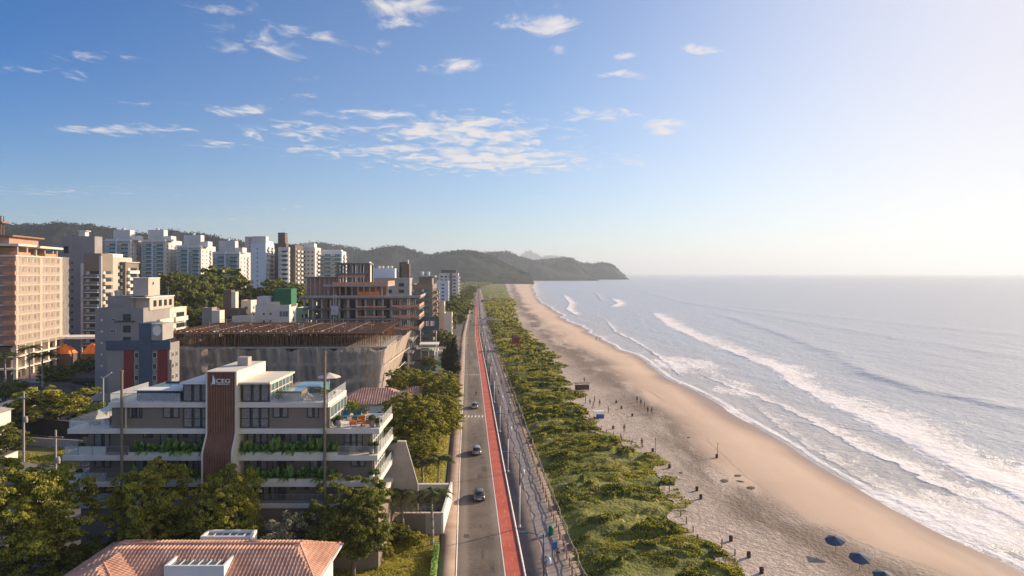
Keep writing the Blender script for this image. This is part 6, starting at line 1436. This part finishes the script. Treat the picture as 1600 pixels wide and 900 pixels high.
pb=[(931.5,531,'walk','shirt_dark','shorts_dark','left walker of the pair by the waterline'),(937.5,531,'walk','shirt_dark','shorts_tan','right walker of the pair by the waterline'),
 (995.5,629,'stand','shirt_red','shorts_dark','leftmost of the five people in a row on the sand'),(1001.5,634,'stand','shirt_dark','shorts_dark','second of the five people in a row on the sand'),(1007,639,'walk','shirt_red','shorts_tan','middle of the five people in a row on the sand'),(1012,647,'stand','shirt_dark','shorts_dark','fourth and darkest of the five people in a row'),(1018.5,648,'walk','shirt_dark','shorts_tan','rightmost of the five people in a row on the sand'),
 (832,513,'walk','shirt_dark','shorts_dark','left one of two tiny walkers far up the beach'),(836,513,'walk','shirt_dark','shorts_dark','right one of two tiny walkers far up the beach'),(1003,701,'stand','shirt_dark','shorts_dark','person in dark standing at the dune edge posts'),
 (950.5,648,'walk','shirt_dark','shorts_dark','person on the sand right of the blue stall'),(937,637,'stand','shirt_dark','shorts_tan','person just behind the blue stall'),(913,600,'stand','shirt_dark','shorts_dark','person at the dune corner above the wooden stand'),(915,632,'stand','shirt_red','shorts_dark','left person of the group above the blue stall'),(922,635,'stand','shirt_white','shorts_dark','person in white in the group above the blue stall'),(927,640,'walk','shirt_dark','shorts_dark','right person of the group above the blue stall'),(929,631,'stand','shirt_blue','shorts_dark','rear person of the group above the blue stall'),(975.5,678,'walk','shirt_dark','shorts_tan','person bending round the posts below the blue stall')]
for i,(px,py,po,a,b_,lab) in enumerate(pb):
    D=F*(H-.6)/(py-HOR); x=wx(px,D); person(lab,x,D,bz(x,D),i*1.1,po,a,b_)
# ---- beach things
def bplace(px,py,z=.7): 
    D=F*(H-z)/(py-HOR); return wx(px,D),D
def barrel(label,px,py,s=1):
    x,y=bplace(px,py); t=thing('wooden_bin',label,'bin',(x,y,bz(x,y)),0,'brown beach bins'); s*=.62; t.scale=(s,s,s)
    MB().lathe([(.36,-.1),(.38,.1),(.40,.9),(.40,1.1),(.34,1.1),(.34,.95)],n=12).build('barrel','bin_brown',t); MB().lathe([(.405,.75),(.415,.78),(.405,.82)],n=12).build('hoop','dark_metal',t)
for lab,px,py in (('brown beach bin nearest the camera at the bottom edge',1190,899),('second brown beach bin from the bottom, with a long shadow',1170,874),('third brown beach bin from the bottom',1142,848),('brown beach bin at the dune tip, lower one of a close pair',1095,782),('brown beach bin at the dune tip, upper one of a close pair',1089,769),('brown beach bin at the grass corner below the posts',1046,734),('dark bin at the foot of the right tall pole on the sand',1120,715),('dark bin beside the left tall pole at the dune edge',1020,708),
   ('brown beach bin left of the five people in a row',963,630),('brown beach bin below and left of the five people',971,639),('brown beach bin straight below the five people',988,651),('brown bin at the lower end of the dune edge posts',958,672)): barrel(lab,px,py)
for lab,px,py,h in (('left tall thin pole on the sand, at the dune edge',1024,712,2.9),('right tall thin pole on the dry sand, with a dark bin at its foot',1121,714,2.6),('thin pole standing in the dune plants, lower one',988,742,2.6),('thin pole standing in the dune plants, left one',973,722,2.0)):
    x,y=bplace(px,py); t=thing('pole',lab,'pole',(x,y,bz(x,y) if px in(1024,1121) else .4),0); MB().tube((0,0,-.2),(.05,0,h),.06,.045,6).build('shaft','wood_post',t); MB().lathe([(.08,0),(.10,.06),(.03,.14)],(.05,0,h),8).build('cap','dark_metal',t)
k=0
for (p0,p1,n) in (((938,654),(1018,706),13),((868,560),(905,618),8),((1070,768),(1140,880),9)):
    for i in range(n):
        px=p0[0]+(p1[0]-p0[0])*(i+.2*RNG.random())/n; py=p0[1]+(p1[1]-p0[1])*(i)/n+ (4 if n==9 else 0); D=F*(H-.7)/(py-HOR); x=float(np.interp(D,DUNE[0],DUNE[2]))+RNG.uniform(-1.5,.1)
        seg={13:'below the blue stall',8:'above the wooden stand',9:'at the bottom dune edge'}[n]
        t=thing('marker_post','%s short weathered post from the far end of the row %s'%(ordn[i],seg),'post',(x,D,.6),0,'weathered posts along the dune edge'); hh=RNG.uniform(.9,1.5); MB().tube((0,0,-.3),(.05,.02,hh),.10,.08,6).build('post','wood_post',t); k+=1
def bumb(label,px,py,i):
    x,y=bplace(px,py,2.2); z=bz(x,y); o=parasol(x,y,z,label,1.2,'umbrella_blue',2.1,'blue beach parasols'); o.rotation_euler=(.16,-.20,i)
bumb('leftmost blue beach parasol, highest in the frame',1306,842,0.2); bumb('middle blue beach parasol on the dry sand',1343,869,.5); bumb('lowest blue beach parasol, cut by the bottom frame edge',1378,897,.9)
# dug holes / seaweed patches
mat('seaweed',(.07,.05,.035),rough=.95,col2=(.14,.10,.07),scale=4)
for lab,px,py,r in (('small dark seaweed heap, upper one of the group of four',1152,743,1.1),('small dark seaweed heap, left one of the group of four',1131,752,1.3),('small dark seaweed heap, right middle one of the group',1156,752,.8),('dark seaweed heap, lowest one of the group of four',1172,762,1.3),('little dark heap near the middle of the dry sand',1076,683,.8),('dark driftwood heap far up the beach',882,539,2.0),('pale driftwood heap beside the dune grass corner',1064,741,.8)):
    x,y=bplace(px,py); t=thing('seaweed_heap',lab,'seaweed',(x,y,bz(x,y)),RNG.uniform(0,3)); n_=16; uu,vv=np.meshgrid(np.linspace(-1,1,n_),np.linspace(-1,1,n_)); rr=np.sqrt(uu**2+vv**2); Z=.22*np.clip(1-rr,0,1)**.5*(fbm(uu*4+px,vv*4,3,2)+.3)-.05
    link(bpy.data.objects.new('strands',np_mesh('strands',np.stack([uu*r,vv*r*.6,Z],2).reshape(-1,3),grid_quads(n_,n_),[M['seaweed']],False)),t)
# wooden stand / blue stall
x,y=bplace(911,612); t=thing('wooden_stand','low brown wooden stand at the dune corner','stand',(x,y,bz(x,y)),.3); bx(t,'counter','hut_roof',-2.2,-.8,.4,1.6,.8,1.7); bx(t,'roof','wood_post',-2.5,-1.1,2.3,1.9,1.1,2.42); b=MB()
for a in(-2.2,1.5):
    for c in(-.7,.6): b.box(a,c,0,a+.12,c+.12,2.3)
b.build('frame','wood_post',t)
x,y=bplace(937,655); t=thing('beach_stall','blue beach stall with a white awning at the dune edge','stall',(x,y,bz(x,y)),.2); t.scale=(.7,.7,.75); bx(t,'counter','blue_cloth',-.9,-.7,0,1.3,.7,1.2); bx(t,'awning','white_trim',-2.0,-1.0,2.2,1.5,1.1,2.32); b=MB()
for a in(-1.9,1.35):
    for c in(-.9,.9): b.tube((a,c,0),(a,c,2.2),.04,n=6)
b.build('frame','metal',t)
# lifeguard hut
D=F*(H-1)/(543-HOR); t=thing('lifeguard_hut','red wooden lifeguard hut with a dark hip roof, standing on stilts in the dune','hut',(wx(806,D),D,.8),.15)
b=MB()
for a in(-1.7,1.5):
    for c in(-1.5,1.3): b.box(a,c,-1,a+.2,c+.2,2.3)
b.build('stilt_frame','hut_red',t); bx(t,'deck','hut_red',-2.6,-2.4,2.301,2.4,2.2,2.5); bx(t,'cabin','hut_red',-1.6,-1.2,2.501,1.5,1.6,4.7); b=MB(); hiproof(b,-1.9,1.8,-1.6,2.0,4.75,1.4,ov=.6); b.build('roof','hut_roof',t)
inst('window',winmesh(1.4,.9,'frame_dark','dark_glass',1),t,(0,-1.21,3.4)); b=MB()
for a in(-2.55,2.3): b.box(a,-2.35,2.501,a+.06,2.1,3.4)
b.box(-2.48,-2.35,3.2,2.29,-2.29,3.4); b.build('railing','hut_red',t); b=MB(); b.add([(-.5,-2.4,2.4),(.5,-2.4,2.4),(.5,-5.6,-.6),(-.5,-5.6,-.6),(-.5,-2.4,2.25),(.5,-2.4,2.25),(.5,-5.6,-.75),(-.5,-5.6,-.75)],[(0,3,2,1),(4,5,6,7),(0,1,5,4),(1,2,6,5),(2,3,7,6),(3,0,4,7)]); b.build('ramp','hut_red',t)
# shelter by the promenade, farther kiosk
D=F*H/(507-HOR); t=thing('shelter','grey gabled shelter beside the promenade fence, far down','shelter',(wx(763,D),D,.2),.1); b=MB(); hiproof(b,-4,4.5,-3,3,3.0,1.9); b.build('roof','grey_wall',t); b=MB()
for a in(-3.8,0,4.1):
    for c in(-2.6,2.4): b.box(a,c,0,a+.25,c+.25,3.0)
b.build('post','white_trim',t); bx(t,'annex','grey_wall',4.8,-2,0,8.5,2,2.8)
D=F*H/(472-HOR); t=thing('pale_kiosk','pale flat kiosk roof in the far dune plants','kiosk',(wx(757,D),D,.2),.2); bx(t,'roof','white_trim',-5,-3,3,6,3,3.4); bx(t,'wall','grey_wall',-4,-2,0,5,2,2.99)
t=thing('long_shed','long low white shed before the foot of the hill, past the avenue end','shed',(wx(745,2300),2300,0),0); bx(t,'wall','white_wall',-70,0,0,60,40,13); bx(t,'roof','white_trim',-74,-4,13.01,64,44,17)
t=thing('long_shed','second long pale shed left of the white one, at the hill foot','shed',(wx(712,2250),2250,0),0); bx(t,'wall','pale_blue_wall',-40,0,0,50,40,10); bx(t,'roof','white_trim',-44,-4,10.01,54,44,12)
# ---- shaded yard walls and vacant lot at left
def wallthing(label,p,q,h,m,th=.25,cap=None):
    P=Vector((wx(p[0],p[1]),p[1],0)); Q=Vector((wx(q[0],q[1]),q[1],0)); d=Q-P; t=thing('boundary_wall',label,'wall',P,math.atan2(d.y,d.x)); bx(t,'panel',m,0,0,0,d.length,th,h)
    bx(t,'coping',cap or m,-.02,-.05,h+.002,d.length+.02,th+.05,h+.1); return t
wallthing('long black netted wall behind the grassy vacant lot, under the dark round tree',(0,152),(170,142),3.4,'dark_room',cap='taupe_wall')
wallthing('low pale fence wall at the back of the grassy vacant lot',(28,139),(128,136),1.6,'concrete')
wallthing('white curved garden wall right of the dark round tree',(118,162),(172,172),3.6,'white_wall')
wallthing('dark blue-green screen fence in front of the grassy vacant lot',(38,112),(125,106),2.4,'navy_wall')
wallthing('cream low wall at the corner of the pale house, left edge',(-5,122),(28,128),1.6,'cream_wall')
wallthing('short sunlit parapet wall between dark roofs, above the round tree',(124,176),(142,186),4.4,'beige_wall')
wallthing('dark screen wall in the shaded street, left of the beige building',(112,190),(150,190),5.0,'dark_room')
mat('dry_grass',(.19,.14,.06),rough=.95,col2=(.17,.18,.04),scale=.15,detail=7,bump=.1,bscale=2)
b=MB(); b.prism([(wx(24,116),116),(wx(122,112),112),(wx(128,135),135),(wx(28,138),138)],0,.06); tag(b.build('vacant_lot_ground','dry_grass'),kind='structure')
n=16000; u=RNG.random(n); v=RNG.random(n); y=116+20*v; x=wx(26+98*u,y); P=np.stack([x,y,.08+.3*RNG.random(n)*fbm(x*.4,y*.4,2,8)*2],1)[fbm(x*.2,y*.3,3,4)>.5]; V,Q=leaf_quads(P,.28,.3); tag(link(bpy.data.objects.new('lot_grass',np_mesh('lot_grass',V,Q,[M['leaf_olive']]))),kind='stuff')

# more low roofs in the shaded left blocks
for lab,px,D,w,d,h,wall,roof in (('flat grey shed between the round tree and the netted tower podium',78,186,10,6,3.2,'concrete','roof_gravel'),('narrow white lean-to with a grey roof, left of the long grey-roofed house',12,160,9,6,3.4,'white_wall','roof_gravel'),('dark shed roof behind the screen wall in the shaded street',132,198,12,7,4.6,'concrete_dark','roof_dark'),
   ('pale flat annex at the foot of the beige building',150,172,6,5,3.0,'white_wall','roof_gravel'),('low tan annex behind the red-roofed cottage',318,275,12,6,7.0,'beige_wall','roof_gravel'),('brown shed roof right of the cube-like house',338,262,9,6,7.5,'brown_wall','roof_dark'),('low white house beside the green terrace house',470,275,12,7,9.0,'white_wall','roof_tile')):
    cottage('house',lab,wx(px,D),D,w,d,h,1.4,wall,roof)
# inspection covers and patches on the road
mat('asphalt_patch',(.07,.062,.055),rough=.9,col2=(.11,.095,.085),scale=1.5)
b=MB(); rr=random.Random(3)
for k in range(34):
    D_=rr.uniform(70,380); o_=rr.uniform(.9,4.6); w_=rr.uniform(.3,.9); l_=rr.uniform(.6,3.5); x_=xl1(D_)+o_; s_=rr.uniform(-.1,.1); b.add([(x_,D_,.0145),(x_+w_,D_+s_,.0145),(x_+w_*.9-.07*l_,D_+l_,.0145),(x_-.06*l_,D_+l_*.95,.0145)],[(0,1,2,3)])
tag(b.build('road_patches','asphalt_patch'),kind='structure')
